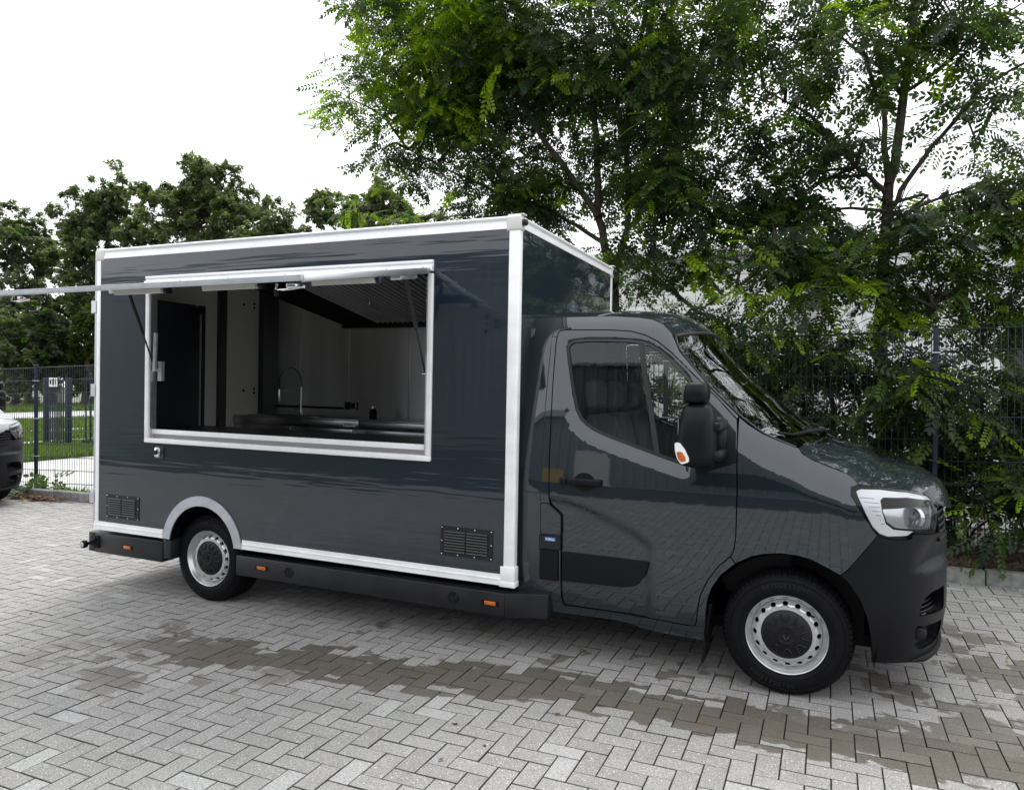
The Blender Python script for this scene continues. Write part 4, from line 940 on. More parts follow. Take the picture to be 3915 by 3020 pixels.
vor2 = NN(nt, 'TexVoronoi'); vor2.inputs['Scale'].default_value = 38; Lk(geo, vor2.inputs['Vector'])
sc2 = NN(nt, 'SeparateColor'); Lk(vor2.outputs['Color'], sc2.inputs[0])
pit = math_('MULTIPLY', mrange(vor2.outputs['Distance'], .10, .16, 1, 0), math_('GREATER_THAN', sc2.outputs[0], .86))
base = mixc(pit, base, (.05, .05, .048))
# wet streak: centre line y(x) with ragged edges, plus scattered damp patches
yc_ = math_('ADD', math_('MULTIPLY', math_('MAXIMUM', math_('SUBTRACT', -1.2, X_), 0), -.175), -.37)
wob = math_('MULTIPLY', math_('SUBTRACT', noise(geo, 2.1, 2), .5), .22)
wob2 = math_('MULTIPLY', math_('SUBTRACT', noise(geo, 11, 3), .5), .16)
dy = math_('ABSOLUTE', math_('SUBTRACT', math_('ADD', math_('ADD', Y_, wob), math_('ADD', wob2, math_('MULTIPLY', math_('SUBTRACT', rnd, .5), .22))), yc_))
half = math_('ADD', .215, math_('MULTIPLY', math_('MINIMUM', math_('ADD', X_, 2.6), 0), .06))
wet = mrange(math_('SUBTRACT', half, dy), -.006, .012)
wet = math_('MULTIPLY', wet, mrange(X_, -5.0, -3.3, 0, 1))
pa = math_('ADD', noise(geo, 1.7, 4, .6), math_('MULTIPLY', math_('SUBTRACT', rnd2, .5), .10))
zone = math_('MULTIPLY', mrange(X_, -5.6, -3.6), mrange(X_, -1.9, -3.6)); zone = math_('MULTIPLY', zone, mrange(Y_, -1.9, -1.1)); zone = math_('MULTIPLY', zone, mrange(Y_, -.1, -.6))
zone2 = math_('MULTIPLY', mrange(X_, .1, .5), mrange(Y_, 2.9, 1.4)); zone2 = math_('MULTIPLY', zone2, mrange(Y_, -.7, -.2)); zone3 = math_('MULTIPLY', mrange(Y_, -.75, -.3), mrange(Y_, .9, .3)); zone3 = math_('MULTIPLY', zone3, mrange(X_, -3.8, -3.0))
damp = mrange(math_('ADD', pa, math_('MULTIPLY', math_('MAXIMUM', math_('MAXIMUM', zone, zone2), math_('MULTIPLY', zone3, .25)), .15)), .635, .66)
damp = math_('MULTIPLY', damp, math_('MAXIMUM', math_('MAXIMUM', zone, zone2), zone3))
wetall = math_('MAXIMUM', wet, math_('MULTIPLY', damp, .85))
wcol = mixc(1.0, base, (.42, .385, .335), 'MULTIPLY')
wcol = mixc(mrange(noise(geo, 1.2, 2), .4, .7, 0, .35), wcol, (.095, .078, .055))
base = mixc(wetall, base, wcol)
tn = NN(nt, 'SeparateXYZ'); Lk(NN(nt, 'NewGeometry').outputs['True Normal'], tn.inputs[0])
base = mixc(mrange(tn.outputs[2], .55, .99, 1, 0), base, (.022, .021, .019))      # arrises and sides coloured darker, so the joints read dark
Lk(base, b.inputs['Base Color']); Lk(mrange(wetall, 0, 1, .82, .55), b.inputs['Roughness'])
bpn = NN(nt, 'Bump'); bpn.inputs['Strength'].default_value = .45; bpn.inputs['Distance'].default_value = .003
Lk(math_('SUBTRACT', noise(geo, 180, 4), math_('MULTIPLY', pit, .8)), bpn.inputs['Height']); Lk(bpn.outputs[0], b.inputs['Normal'])
MXP, MYP, GAP, CH = .1068, .1022, .0019, .0023
def brick_geo(lx, ly):
    a, c = lx/2-GAP, ly/2-GAP
    v = []
    for ins, z in ((0, -.03), (0, -CH), (CH, 0)):
        v += [(-a+ins, -c+ins, z), (a-ins, -c+ins, z), (a-ins, c-ins, z), (-a+ins, c-ins, z)]
    f = [(8, 9, 10, 11)]+[(k*4+i, k*4+(i+1) % 4, (k+1)*4+(i+1) % 4, (k+1)*4+i) for k in range(2) for i in range(4)]
    return np.array(v), f
yard = empty('paved_yard'); tag(yard, kind='structure')
rng = np.random.default_rng(5); random.seed(5)
bricks = []
i0, i1, j0, j1 = int(-17.5/MXP), int(7.5/MXP), int(-6/MYP), int(4.9/MYP)
for j in range(j0, j1):
    for i in range(i0, i1):
        r_ = (i-j) % 4
        if r_ == 0: x, y, hz = -.302+(i+1)*MXP, -.782+(j+.5)*MYP, True
        elif r_ == 2: x, y, hz = -.302+(i+.5)*MXP, -.782+(j)*MYP, False
        else: continue
        if y-.12 < kerb_y(x)+.05 and -17 < x < 7: bricks.append((x, y, hz))
def score(x, y):
    u, v, d = project((x, y, 0)) if (Vector((x, y, 0))-CAM).dot(fw) > .5 else (-1, -1, 1)
    if not (-10 < u < 1034 and -10 < v < 800): return 0
    if y > -.02 and -5.6 < x < .9 and y < 2.2: return 0
    return (CAM-Vector((x, y, 0))).length**-3
sc = sorted(range(len(bricks)), key=lambda k: -score(*bricks[k][:2])); near = set(sc[:298])
gh, fh = brick_geo(2*MXP, MYP); gv, fv = brick_geo(MXP, 2*MYP)
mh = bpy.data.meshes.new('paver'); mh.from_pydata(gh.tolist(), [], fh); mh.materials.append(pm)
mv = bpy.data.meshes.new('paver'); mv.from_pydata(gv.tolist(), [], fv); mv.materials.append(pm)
V = []; F = []; BID = []
for k, (x, y, hz) in enumerate(bricks):
    dz = random.uniform(-.0022, .0012); rx, ry = random.gauss(0, .0045), random.gauss(0, .0045); rz = random.gauss(0, .004)
    if k in near:
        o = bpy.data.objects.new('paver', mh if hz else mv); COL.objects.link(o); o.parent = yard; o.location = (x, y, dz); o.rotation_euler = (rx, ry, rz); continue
    g = (gh if hz else gv).copy(); g[:, 2] += dz+g[:, 1]*rx-g[:, 0]*ry
    n0 = len(V)*12; V.append(g+np.array([x, y, 0])); F += [tuple(q+n0 for q in f) for f in fh]; BID += [random.random()]*len(fh)
me = bpy.data.meshes.new('paver_field'); me.from_pydata(np.concatenate(V).tolist(), [], F)
at2 = me.attributes.new('bid', 'FLOAT', 'FACE'); at2.data.foreach_set('value', BID)
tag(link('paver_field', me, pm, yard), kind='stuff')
# kerb stones
kerbm = mat('kerb_concrete', (.22, .22, .215), .85, vary=.35, scale=14, bump=.5, bscale=90)
kerb = empty('kerb'); tag(kerb, kind='structure')
for k in range(25):
    x0 = -17.5+k*1.0; a = math.atan(.0243)
    o = MB().box(.004, .996, 0, .11, -.1, .132+random.uniform(-.004, .004)).build('kerb_stone', kerbm, kerb, bevel=.012)
    o.location = (x0, kerb_y(x0), 0); o.rotation_euler = (0, 0, a)
# planting bed behind the kerb with mulch, twigs and litter
soil = mat('dark_soil', (.045, .033, .024), .95, vary=.5, scale=25, bump=.8, bscale=40)
nx, ny = 90, 14; v = []
for j in range(ny+1):
    for i in range(nx+1):
        x = -7+16*i/nx; y = kerb_y(x)+.10+(6.0-kerb_y(x)-.1)*j/ny; v.append((x, y, .09+.03*math.sin(x*3.1)*math.sin(y*4)+random.uniform(-.012, .012)-(.10 if j == ny else 0)))
W_ = nx+1; me = bpy.data.meshes.new('planting_bed'); me.from_pydata(v, [], [(j*W_+i, j*W_+i+1, (j+1)*W_+i+1, (j+1)*W_+i) for j in range(ny) for i in range(nx)])
tag(link('planting_bed', me, soil), kind='structure')
mb = MB()
for k in range(2600):
    x = random.uniform(.6, 3.6) if k < 1900 else random.uniform(-3, 6); y = kerb_y(x)+.1+random.random()**1.6*.9; z = .115+random.random()*.05; a = random.uniform(0, math.pi); L = random.uniform(.03, .16)
    d = Vector((math.cos(a), math.sin(a), random.uniform(-.15, .25)))*L; p_ = Vector((x, y, z)); q = p_+d*.5+Vector((random.uniform(-.02, .02), random.uniform(-.02, .02), random.uniform(0, .03)))
    mb.tube([p_, q, p_+d], random.uniform(.0015, .0035), 3, cap=False)
tag(mb.build('twig_mulch', mat('dry_twig', (.14, .095, .07), .9, vary=.5, scale=30)), 'loose brown twigs and roots lying in the bed behind the kerb', 'twigs', kind='stuff')
def flakes(name, label, cat, n, fn, cols, size, z=.01):
    V = []; F = []; CC = []
    for k in range(n):
        x, y, zz = fn(); s_ = size*random.uniform(.5, 1.4); a = random.uniform(0, 6.28); t = random.uniform(-.6, .6); t2 = random.uniform(-.6, .6); n0 = len(V)
        for u_, v_ in ((-1, 0), (-.3, .55), (.6, .45), (1, 0), (.5, -.5), (-.4, -.5)):
            px, py = u_*math.cos(a)-v_*math.sin(a), u_*math.sin(a)+v_*math.cos(a); V.append((x+px*s_, y+py*s_, zz+s_*(abs(px*t+py*t2)+.12)))
        F.append(tuple(range(n0, n0+6))); CC += [(*random.choice(cols), 1)]*6
    me = bpy.data.meshes.new(name); me.from_pydata(V, [], F); c = me.color_attributes.new('leafcol', 'FLOAT_COLOR', 'POINT'); c.data.foreach_set('color', np.array(CC).ravel())
    return tag(link(name, me, leafmat('litter_'+name, .8, .1)), label, cat, kind='stuff')
def leafmat(name, rough=.45, trans=.35, tint=(1.6, 1.8, .5)):
    m = bpy.data.materials.new(name); m.use_nodes = True; nt = m.node_tree; b = nt.nodes['Principled BSDF']; a = NN(nt, 'Attribute', attribute_name='leafcol')
    b.inputs['Roughness'].default_value = rough; b.inputs['Specular IOR Level'].default_value = .25
    nt.links.new(a.outputs['Color'], b.inputs['Base Color'])
    if trans:
        t = NN(nt, 'BsdfTranslucent'); mm = NN(nt, 'Mix'); mm.data_type = 'RGBA'; mm.blend_type = 'MULTIPLY'; mm.inputs[0].default_value = 1; mm.inputs[7].default_value = (*tint, 1)
        nt.links.new(a.outputs['Color'], mm.inputs[6]); nt.links.new(mm.outputs[2], t.inputs['Color'])
        ms = NN(nt, 'MixShader'); ms.inputs[0].default_value = trans; o = nt.nodes['Material Output']
        nt.links.new(b.outputs[0], ms.inputs[1]); nt.links.new(t.outputs[0], ms.inputs[2]); nt.links.new(ms.outputs[0], o.inputs['Surface'])
    return m
BR = [(.20, .11, .05), (.12, .07, .04), (.28, .17, .07), (.08, .05, .035)]
flakes('bed_litter', 'dry brown leaves scattered in the bed behind the kerb', 'leaf litter', 500, lambda: (lambda x: (x, kerb_y(x)+.1+random.random()**1.5*.7, .13))(random.uniform(.6, 3.5)), BR, .022)
flakes('kerb_litter', 'small heap of brown leaves by the kerb near the parked van', 'leaf litter', 260, lambda: (random.gauss(-10.75, .35), kerb_y(-10.7)-.05-abs(random.gauss(0, .10)), random.uniform(0, .05)), BR, .035)
flakes('yard_litter', 'few dry leaf scraps lying loose on the paving', 'leaf litter', 70, lambda: (random.uniform(-11, 1.5), random.uniform(-1.5, 3), .002), BR+[(.4, .3, .05)], .014)
# grass verges: blades
def verge(x0, x1, y0, y1, n, h, label, z=0.):
    V = np.empty((n, 3, 3)); px = rng.uniform(x0, x1, n); py = rng.uniform(y0, y1, n); hh = h*rng.uniform(.5, 1.3, n); a = rng.uniform(0, 6.28, n); w_ = .012*rng.uniform(.6, 1.6, n)*(1+np.hypot(px-.2, py+4.3)/25)
    V[:, 0] = np.stack([px-np.cos(a)*w_, py-np.sin(a)*w_, np.full(n, z-.01)], 1); V[:, 1] = np.stack([px+np.cos(a)*w_, py+np.sin(a)*w_, np.full(n, z-.01)], 1)
    V[:, 2] = np.stack([px+rng.normal(0, .4, n)*hh, py+rng.normal(0, .4, n)*hh, z+hh], 1)
    me = bpy.data.meshes.new('grass'); me.from_pydata(V.reshape(-1, 3).tolist(), [], np.arange(n*3).reshape(-1, 3).tolist())
    g = rng.uniform(.6, 1.3, n)[:, None]*np.array([[.105, .165, .035]]); c = np.ones((n, 3, 4)); c[:, :, :3] = g[:, None, :]
    ca = me.color_attributes.new('leafcol', 'FLOAT_COLOR', 'POINT'); ca.data.foreach_set('color', c.ravel())
    tag(link('grass', me, GRASS), label, 'grass', kind='stuff')
GRASS = leafmat('grass_blade', .6, .3, (1.2, 1.4, .5))
for x0, x1 in ((-20.4, -16.3), (-25.6, -22.2), (-35.0, -27.7), (-60, -46.2)): sheet_obj('verge', x0, x1, -10, 90, -.010, grassm)
verge(-20.4, -16.3, 5, 13, 16000, .16, 'bright green grass strip just beyond the mesh fence and yard')
verge(-25.6, -22.2, 8, 18, 12000, .16, 'middle grass strip behind the grey gate posts')
verge(-35, -27.7, 12, 26, 14000, .2, 'grass verge along the near side of the street')
verge(-60, -46.2, 20, 45, 9000, .3, 'rough grass on the far side of the street under the oaks')
verge(-10.9, -9.0, 3.20, 3.32, 700, .14, 'tufts of grass along the foot of the fence beside the truck')
# ------------------------------------------------------------------ fences, gate, buildings, parked van
fm = mat('anthracite_fence', (.020, .026, .034), .4, .2, vary=.2, scale=8); fm2 = mat('blue_grey_post', (.017, .024, .038), .6, .0, spec=.2, vary=.15, scale=6)
FX = [1.12-2.505*k for k in range(-2, 8)]
def fy(x): return 3.545+(x-1.12)*.0145
def ftop(x): return 2.0+(x+11.4)/12.52*.29
fence = empty('mesh_fence', (1.12, 3.545, 0))
tag(fence, 'anthracite double rod mesh fence with posts running behind the truck', 'fence')
def rel(mb): mb.v = [(x-1.12, y-3.545, z) for x, y, z in mb.v]; return mb
for x in FX:
    mb = MB(); z1 = ftop(x)+.03; mb.box(x-.02, x+.02, fy(x)-.055, fy(x)-.008, .02, z1); rel(mb).build('post', fm2, fence, bevel=.004)
    mb = MB(); mb.box(x-.026, x+.026, fy(x)-.060, fy(x)-.003, z1, z1+.02); rel(mb).build('post_cap', fm, fence, bevel=.004)
    for q in range(4):
        mb = MB(); z = ftop(x)-.21-.6*q; mb.box(x-.035, x+.035, fy(x)-.066, fy(x)+.004, z-.006, z+.006); rel(mb).build('clip', M['trim'], fence, bevel=.002)
for x1, x0 in zip(FX, FX[1:]):
    mb = MB(); a, b_ = Vector((x0+.004, fy(x0), 0)), Vector((x1-.004, fy(x1), 0)); nv = 46
    for k in range(nv):
        p_ = a.lerp(b_, (k+.5)/nv); t = ftop(p_.x)+.02; mb.tube([(p_.x, p_.y, t-2.02), (p_.x, p_.y, t)], .0038, 4, cap=False)
    for q in range(11):
        for dy in (-.006, .006):
            za, zb = ftop(x0)-.204*q, ftop(x1)-.204*q
            if min(za, zb) < .1: continue
            mb.tube([(a.x, a.y+dy, za), (b_.x, b_.y+dy, zb)], .0048, 4, cap=False)
    rel(mb).build('mesh_panel', fm, fence)
# pedestrian gate and wide gate beyond the yard
gt = empty('yard_gate', (-20, 9.3, 0)); tag(gt, 'blue grey metal gate with square posts and a small sign beyond the yard', 'gate')
for x, w_ in ((-20.05, .06), (-19.12, .06)): MB().box(x-w_-(-20), x+w_-(-20), -.06, .06, 0, 1.93).build('gate_post', fm2, gt, bevel=.01)
for k in range(7): MB().box(.12+.09*k, .145+.09*k, -.012, .012, .12, 1.85).build('bar', fm2, gt)
for z in (.10, 1.83): MB().box(.05, .80, -.02, .02, z, z+.05).build('rail', fm2, gt)
sg = MB().box(.22, .54, -.10, -.08, 1.68, 1.93).build('gate_sign', M['paper'], gt)
for k, (x0, x1, z0, z1) in enumerate(((.25, .32, 1.75, 1.87), (.36, .43, 1.72, 1.90), (.47, .51, 1.75, 1.87))): MB().box(x0, x1, -.104, -.101, z0, z1).build('sign_print', M['black'], sg)
wg = empty('sliding_gate', (-19.0, 9.35, 0)); tag(wg, 'long blue grey sliding gate of upright bars right of the gate posts', 'gate')
for k in range(26): MB().box(.10+.14*k, .13+.14*k, .3+.035*k-.015, .3+.035*k+.015, .16, 1.86).build('bar', fm2, wg)
for z in (.10, 1.86):
    mb = MB(); mb.prism([(0, z), (3.8, z), (3.8, z+.08), (0, z+.08)], lambda a, b: (a, .27+.25*a, b), lambda a, b: (a, .33+.25*a, b)); mb.build('rail', fm2, wg)
# white hall beyond the service lane
hall = empty('white_hall', (0, 12, 0)); tag(hall, 'long white hall with block wall and ribbed cladding behind the trees', 'building')
blk = mat('painted_block', (.74, .74, .72), .8, vary=.10, scale=5, bump=.5, bscale=30); clad = mat('pale_cladding', (.76, .77, .78), .5, .0, vary=.08, scale=2, stretch=(3, 1, .4))
bm_ = bpy.data.meshes.new('block'); t_ = MB().box(-.296, .296, 0, .12, -.146, .146); o = t_.build('block', blk, hall, bevel=.012); bm_ = o.data; bpy.data.objects.remove(o)
for j in range(15):
    for i in range(17):
        o = link('block', bm_, blk, hall); o.location = (-10.6+.6*i+(.3 if j % 2 else 0), random.uniform(-.008, .008), .15+.30*j)
MB().box(-11.2, .2, .06, .4, 0, 4.55).build('mortar_core', mat('mortar', (.42, .42, .41), .9), hall)
for k in range(16):
    x0 = .22+1.0*k
    if 3 <= k <= 4:
        zb = 3.1
    else: zb = .35
    mb = MB(); pr = []
    for q in range(5): pr += [(x0+.2*q, 0), (x0+.2*q+.05, 0), (x0+.2*q+.075, -.035), (x0+.2*q+.165, -.035), (x0+.2*q+.19, 0)]
    pr.append((x0+.998, 0)); n = len(pr); mb.add([(x, y, zb) for x, y in pr]+[(x, y, 4.6) for x, y in pr], [(i, i+1, n+i+1, n+i) for i in range(n-1)]); mb.build('cladding_sheet', clad, hall)
MB().box(.2, 16.3, .01, .3, 0, 4.55).build('wall_core', clad, hall)
MB().box(.2, 16.3, -.06, .0, 0, .33).build('plinth', kerbm, hall)
MB().box(3.25, 5.2, -.05, .005, .0, 3.08).build('dark_door', M['dkwall'], hall)
MB().box(-11.4, 16.5, -.25, .6, 4.62, 4.80).build('roof_edge', clad, hall)
# ribbed hall across the yard, behind the photographer (seen only as a reflection)
opp = empty('opposite_hall', (0, -15, 0)); tag(opp, 'grey ribbed metal hall across the yard mirrored in the truck paint', 'building')
rb = mat('grey_ribbed_metal', (.22, .23, .24), .4, .2, vary=.1, scale=2)
for k in range(9):
    x0 = -26+4.0*k; mb = MB(); pr = []
    for q in range(13): pr += [(x0+.3*q+c, d) for c, d in ((0, 0), (.10, 0), (.14, .06), (.24, .06), (.28, 0))]
    n = len(pr); mb.add([(x, y, .3) for x, y in pr]+[(x, y, 5.4) for x, y in pr], [(i, i+1, n+i+1, n+i) for i in range(n-1)]); mb.build('cladding_sheet', rb, opp)
MB().box(-26, 10, -.3, -.02, 0, 5.5).build('wall_core', rb, opp); MB().box(-26, 10, -.02, .1, 0, .3).build('plinth', kerbm, opp); MB().box(-26.2, 10.2, -.4, .25, 5.4, 5.75).build('roof_edge', M['trim'], opp)
MB().box(-6.2, -5.2, .07, .12, .0, 3.4).build('sectional_door', M['white'], opp); MB().box(-8.0, -6.5, .07, .12, .0, 1.9).build('roller_door', mat('yellow_door', (.55, .36, .03), .5), opp); MB().box(-3, 2, .07, .12, 1.2, 2.4).build('window_band', M['black'], opp)
# parked van at the left edge: same make, seen from its left front corner
van = copy_tree(truck, None, skip=('side_panel', 'front_panel', 'rear_door', 'roof_panel', 'floor_panel', 'corner_post', 'rear_door_profile', 'roof_rail', 'corner_cap', 'corner_foot', 'bottom_rail', 'arch_trim', 'vent', 'hatch_latch', 'side_marker', 'side_skirt', 'builder_emblem', 'door_hinge', 'window_frame', 'window_reveal', 'sill_channel', 'serving_counter', 'hinge_profile', 'rivet', 'hatch_flap', 'light_bar', 'flap_lock', 'gas_strut', 'strut_mount', 'support_bar', 'back_wall', 'wall_joint', 'end_wall', 'rear_wall', 'wall_lining', 'rear_post', 'bolt_hole', 'pipe_trunking', 'socket', 'sticker'))
van.name = 'parked_van'
tag(van, 'parked van cut off by the left picture edge beside the kerb', 'van')
van.location = (-11.22, .62, .0)
for o in van.children:
    if o.type == 'MESH' and o.data.materials and o.data.materials[0] == M['paint']:
        o.data = o.data.copy(); o.data.materials[0] = M['paint2']
mb = MB(); mb.box(-5.2, -1.66, .03, 2*YC-.03, .36, 2.25); mb.build('cargo_body', M['paint2'], van, bevel=.08, seg=4)
# ------------------------------------------------------------------ trees and shrubs
def cloud(name, V, nper, sizes, cols, m, parent):
    """V (N,k,3) vertices of N leaves; each leaf made of polygons with the given vertex counts in order"""
    N, k, _ = V.shape; sizes = np.array(sizes); tot = sizes.sum()
    me = bpy.data.meshes.new(name); me.vertices.add(N*k); me.vertices.foreach_set('co', V.astype(np.float32).ravel())
    me.loops.add(N*tot); me.loops.foreach_set('vertex_index', (np.arange(N)[:, None]*k+np.arange(k)[None, :tot]).astype(np.int32).ravel())
    np_ = len(sizes); me.polygons.add(N*np_); st = np.concatenate([[0], np.cumsum(sizes)[:-1]])
    me.polygons.foreach_set('loop_start', (np.arange(N)[:, None]*tot+st[None]).astype(np.int32).ravel())
    me.update(calc_edges=True); me.validate()
    c = np.ones((N, k, 4), np.float32); c[:, :, :3] = cols[:, None, :]
    ca = me.color_attributes.new('leafcol', 'FLOAT_COLOR', 'POINT'); ca.data.foreach_set('color', c.ravel())
    return link(name, me, m, parent)
def robinia_template(pairs=6, L=.27, ll=.059, lw=.028):
    v = []
    def lf(x, y, a, l, w_):
        for u_, s_ in ((0, 0), (.3, .42), (.72, .46), (1, .08), (.72, -.46), (.3, -.42)):
            px, py = u_*l, s_*w_; qx, qy = x+px*math.cos(a)-py*math.sin(a), y+px*math.sin(a)+py*math.cos(a); v.append((qx, qy, -.9*qx*qx-abs(qy)*.18))
    for k in range(pairs):
        x = L*(.20+.72*k/(pairs-1)); s_ = 1-.25*abs(k-pairs*.45)/pairs
        for sg in (-1, 1): lf(x, 0, sg*R(66-5*k), ll*s_, lw*s_)
    lf(L*.97, 0, 0, ll*.9, lw)
    return np.array(v)
RT = robinia_template()
def rot_frames(d, up):
    d = d/np.linalg.norm(d, axis=1, keepdims=True); s = np.cross(up, d); s /= np.linalg.norm(s, axis=1, keepdims=True)+1e-9; u = np.cross(d, s); return np.stack([d, s, u], 2)
def sprays(puffs, rngl, dens=1., droop=.25, per=7, twig=.42, size=1.):
    """leaf bases and directions grouped along short twigs inside the puffs"""
    P = []; D = []; S = []; ID = []
    for q, (cx, cy, cz, r, n) in enumerate(puffs):
        ns = int(n*dens/per)
        for k in range(ns):
            dr = rngl.normal(size=3); dr /= np.linalg.norm(dr); rr = r*rngl.random()**.45
            o = np.array([cx, cy, cz])+dr*rr*np.array([1, .9, .85])
            d = dr*np.array([1, 1, .35])+rngl.normal(size=3)*.45; d[2] -= droop*.5; d /= np.linalg.norm(d)
            sd = np.cross(d, [0, 0, 1]); sd /= np.linalg.norm(sd)+1e-9; tone = rngl.random()
            for i in range(per):
                t = twig*(i+.5)/per-twig*.4; sg = 1 if i % 2 else -1
                dd = d*.55+sd*sg*.75+rngl.normal(size=3)*.18; dd[2] -= droop*rngl.random()
                P.append(o+d*t+np.array([0, 0, -.25*t*t])); D.append(dd); S.append(size*rngl.uniform(.6, 1.3)); ID.append((q, tone))
    return np.array(P), np.array(D), np.array(S), np.array(ID)
DARK = np.array([[.022, .037, .026], [.030, .050, .029], [.041, .066, .034], [.053, .084, .028]]); YOUNG = np.array([.19, .29, .015])
def crown(name, puffs, parent, m, seed, dens=1., young=.05, droop=.3, size=1., tmpl=RT, sizes=None, youngpuffs=(), dark=DARK):
    r = np.random.default_rng(seed); P, D, S, ID = sprays(puffs, r, dens, droop, size=size)
    up_ = np.tile([0, 0, 1.], (len(P), 1))+r.normal(size=(len(P), 3))*.42
    Rm = rot_frames(D, up_); V = np.einsum('nij,kj->nki', Rm, tmpl)*S[:, None, None]+P[:, None, :]
    c = dark[r.integers(0, len(dark), len(P))]*r.uniform(.75, 1.25, (len(P), 1))
    yg = (ID[:, 1] < young) | (np.isin(ID[:, 0], list(youngpuffs)) & (ID[:, 1] < np.where(ID[:, 0] >= 32, .9, .5)))
    c = np.where(yg[:, None], YOUNG*r.uniform(.6, 1.15, (len(P), 1)), c)
    mid = (ID[:, 1] > 1-.18); c = np.where((mid & ~yg)[:, None], np.array([.055, .10, .02])*r.uniform(.8, 1.3, (len(P), 1)), c)
    return cloud(name, V, tmpl.shape[0], sizes or [6]*(tmpl.shape[0]//6), c, m, parent)
LM = leafmat('robinia_leaf', .42, .5); bark = mat('robinia_bark', (.050, .040, .032), .9, vary=.4, scale=9, stretch=(4, 4, .7), bump=1., bscale=24)
bark2 = mat('pale_bark', (.11, .095, .078), .9, vary=.35, scale=9, stretch=(4, 4, .7), bump=.8, bscale=24)
def limb(mb, pts, r0, r1, n=8, jit=.0):
    P_ = resample([tuple(p) for p in pts], max(6, len(pts)*3)); k = len(P_)
    P_ = [(x+random.gauss(0, jit), y+random.gauss(0, jit), z) for x, y, z in P_]
    mb.tube(P_, [r0+(r1-r0)*i/(k-1) for i in range(k)], n)
def twigs(mb, puffs, nodes, r):
    nodes = [Vector(n) for n in nodes]
    for cx, cy, cz, rr, n in puffs:
        c = Vector((cx, cy, cz)); a = min(nodes, key=lambda q: (q-c).length+.4*max(0, q.z-c.z)); mid = a.lerp(c, .5)+Vector((r.normal()*.12, r.normal()*.12, .12))
        mb.tube(resample([tuple(a), tuple(mid), tuple(c)], 7), list(np.linspace(.022, .008, 7)), 5)
        for k in range(5):
            e = c+Vector(r.normal(size=3)*rr*.55); mb.tube([c, c.lerp(e, .5)+Vector((0, 0, .04)), e], [.008, .006, .003], 4)
def tree(name, label, stems, puffs, seed, barkm, dens=1., **k):
    b0 = Vector(stems[0][0][0]); t = empty(name, (0, 0, 0)); tag(t, label, 'tree', k.pop('group', None)); r = np.random.default_rng(seed)
    mb = MB(); nodes = []
    for pts, r0, r1 in stems: limb(mb, pts, r0, r1, 10, .008); nodes += resample(pts, 14)
    mb.build('trunk', barkm, t, smooth=60)
    mb = MB(); twigs(mb, puffs, nodes, r); mb.build('branches', barkm, t, smooth=60)
    crown('crown', puffs, t, k.pop('m', LM), seed+1, dens, **k); return t
random.seed(11)
def dens_puffs(L, dn, spread, seed, yoff=0):
    r = np.random.default_rng(seed); out = []
    for x, y, z, rad in L:
        for k in range(2):
            out.append((x+r.normal()*rad*.25, y+yoff+(k-.5)*spread+r.normal()*.25, z+r.normal()*rad*.2, rad*.82, int(dn*rad*rad)))
    return out
CA = [(-5.55, 4.6, 6.86, .75), (-5.62, 4.6, 5.84, .62), (-5.0, 4.5, 6.0, .7), (-4.39, 4.6, 6.31, 1.07), (-4.5, 4.6, 5.19, .9), (-3.17, 4.6, 5.76, 1.12), (-2.98, 4.6, 4.55, .95), (-2.13, 4.6, 5.75, .98), (-1.95, 4.6, 4.53, .84), (-1.17, 4.6, 5.27, .81), (-1.1, 4.6, 4.18, .78), (-3.6, 4.6, 4.03, .66), (-4.73, 4.6, 7.63, 1.09), (-2.82, 4.6, 7.37, 1.1), (-1.18, 4.6, 6.83, .93), (-5.3, 4.6, 4.92, .45), (-4.0, 3.85, 6.15, .36), (-3.45, 3.85, 6.0, .26)]
A0 = [(-2.12, 4.75, 0.05), (-2.18, 4.7, 1.02), (-2.26, 4.7, 2.01), (-2.31, 4.7, 2.68), (-2.33, 4.7, 3.18)]
A1 = [(-2.32, 4.7, 3.17), (-2.44, 4.7, 3.58), (-2.54, 4.7, 3.93), (-2.52, 4.7, 4.23), (-2.57, 4.7, 4.99), (-2.64, 4.7, 5.64), (-2.67, 4.7, 7.2)]
A2 = [(-2.5, 4.6, 3.91), (-2.94, 4.55, 4.57), (-3.29, 4.5, 5.05), (-3.53, 4.45, 5.52), (-4.15, 4.4, 5.96), (-4.93, 4.4, 6.32), (-5.6, 4.4, 6.7)]
A3 = [(-2.33, 4.75, 3.15), (-2.19, 4.8, 3.69), (-2.15, 4.8, 4.15), (-2.2, 4.8, 4.76), (-2.12, 4.8, 5.59), (-1.9, 4.8, 6.8)]
A4 = [(-2.44, 4.7, 3.58), (-3.2, 4.7, 4.08), (-3.93, 4.7, 4.37), (-4.71, 4.7, 4.77), (-5.3, 4.6, 5.1)]
A5 = [(-2.19, 4.8, 3.69), (-1.7, 4.6, 4.2), (-1.2, 4.5, 4.9)]
tree('robinia_tree', 'large multi-stemmed robinia with dense crown rising behind the truck box', [(A0, .085, .07), (A1, .055, .02), (A2, .045, .012), (A3, .045, .015), (A4, .03, .01), (A5, .03, .01)], dens_puffs(CA, 620, .9, 3), 21, bark, youngpuffs=(0, 2, 4, 6, 8, 30, 32, 33, 34, 35), young=.06)
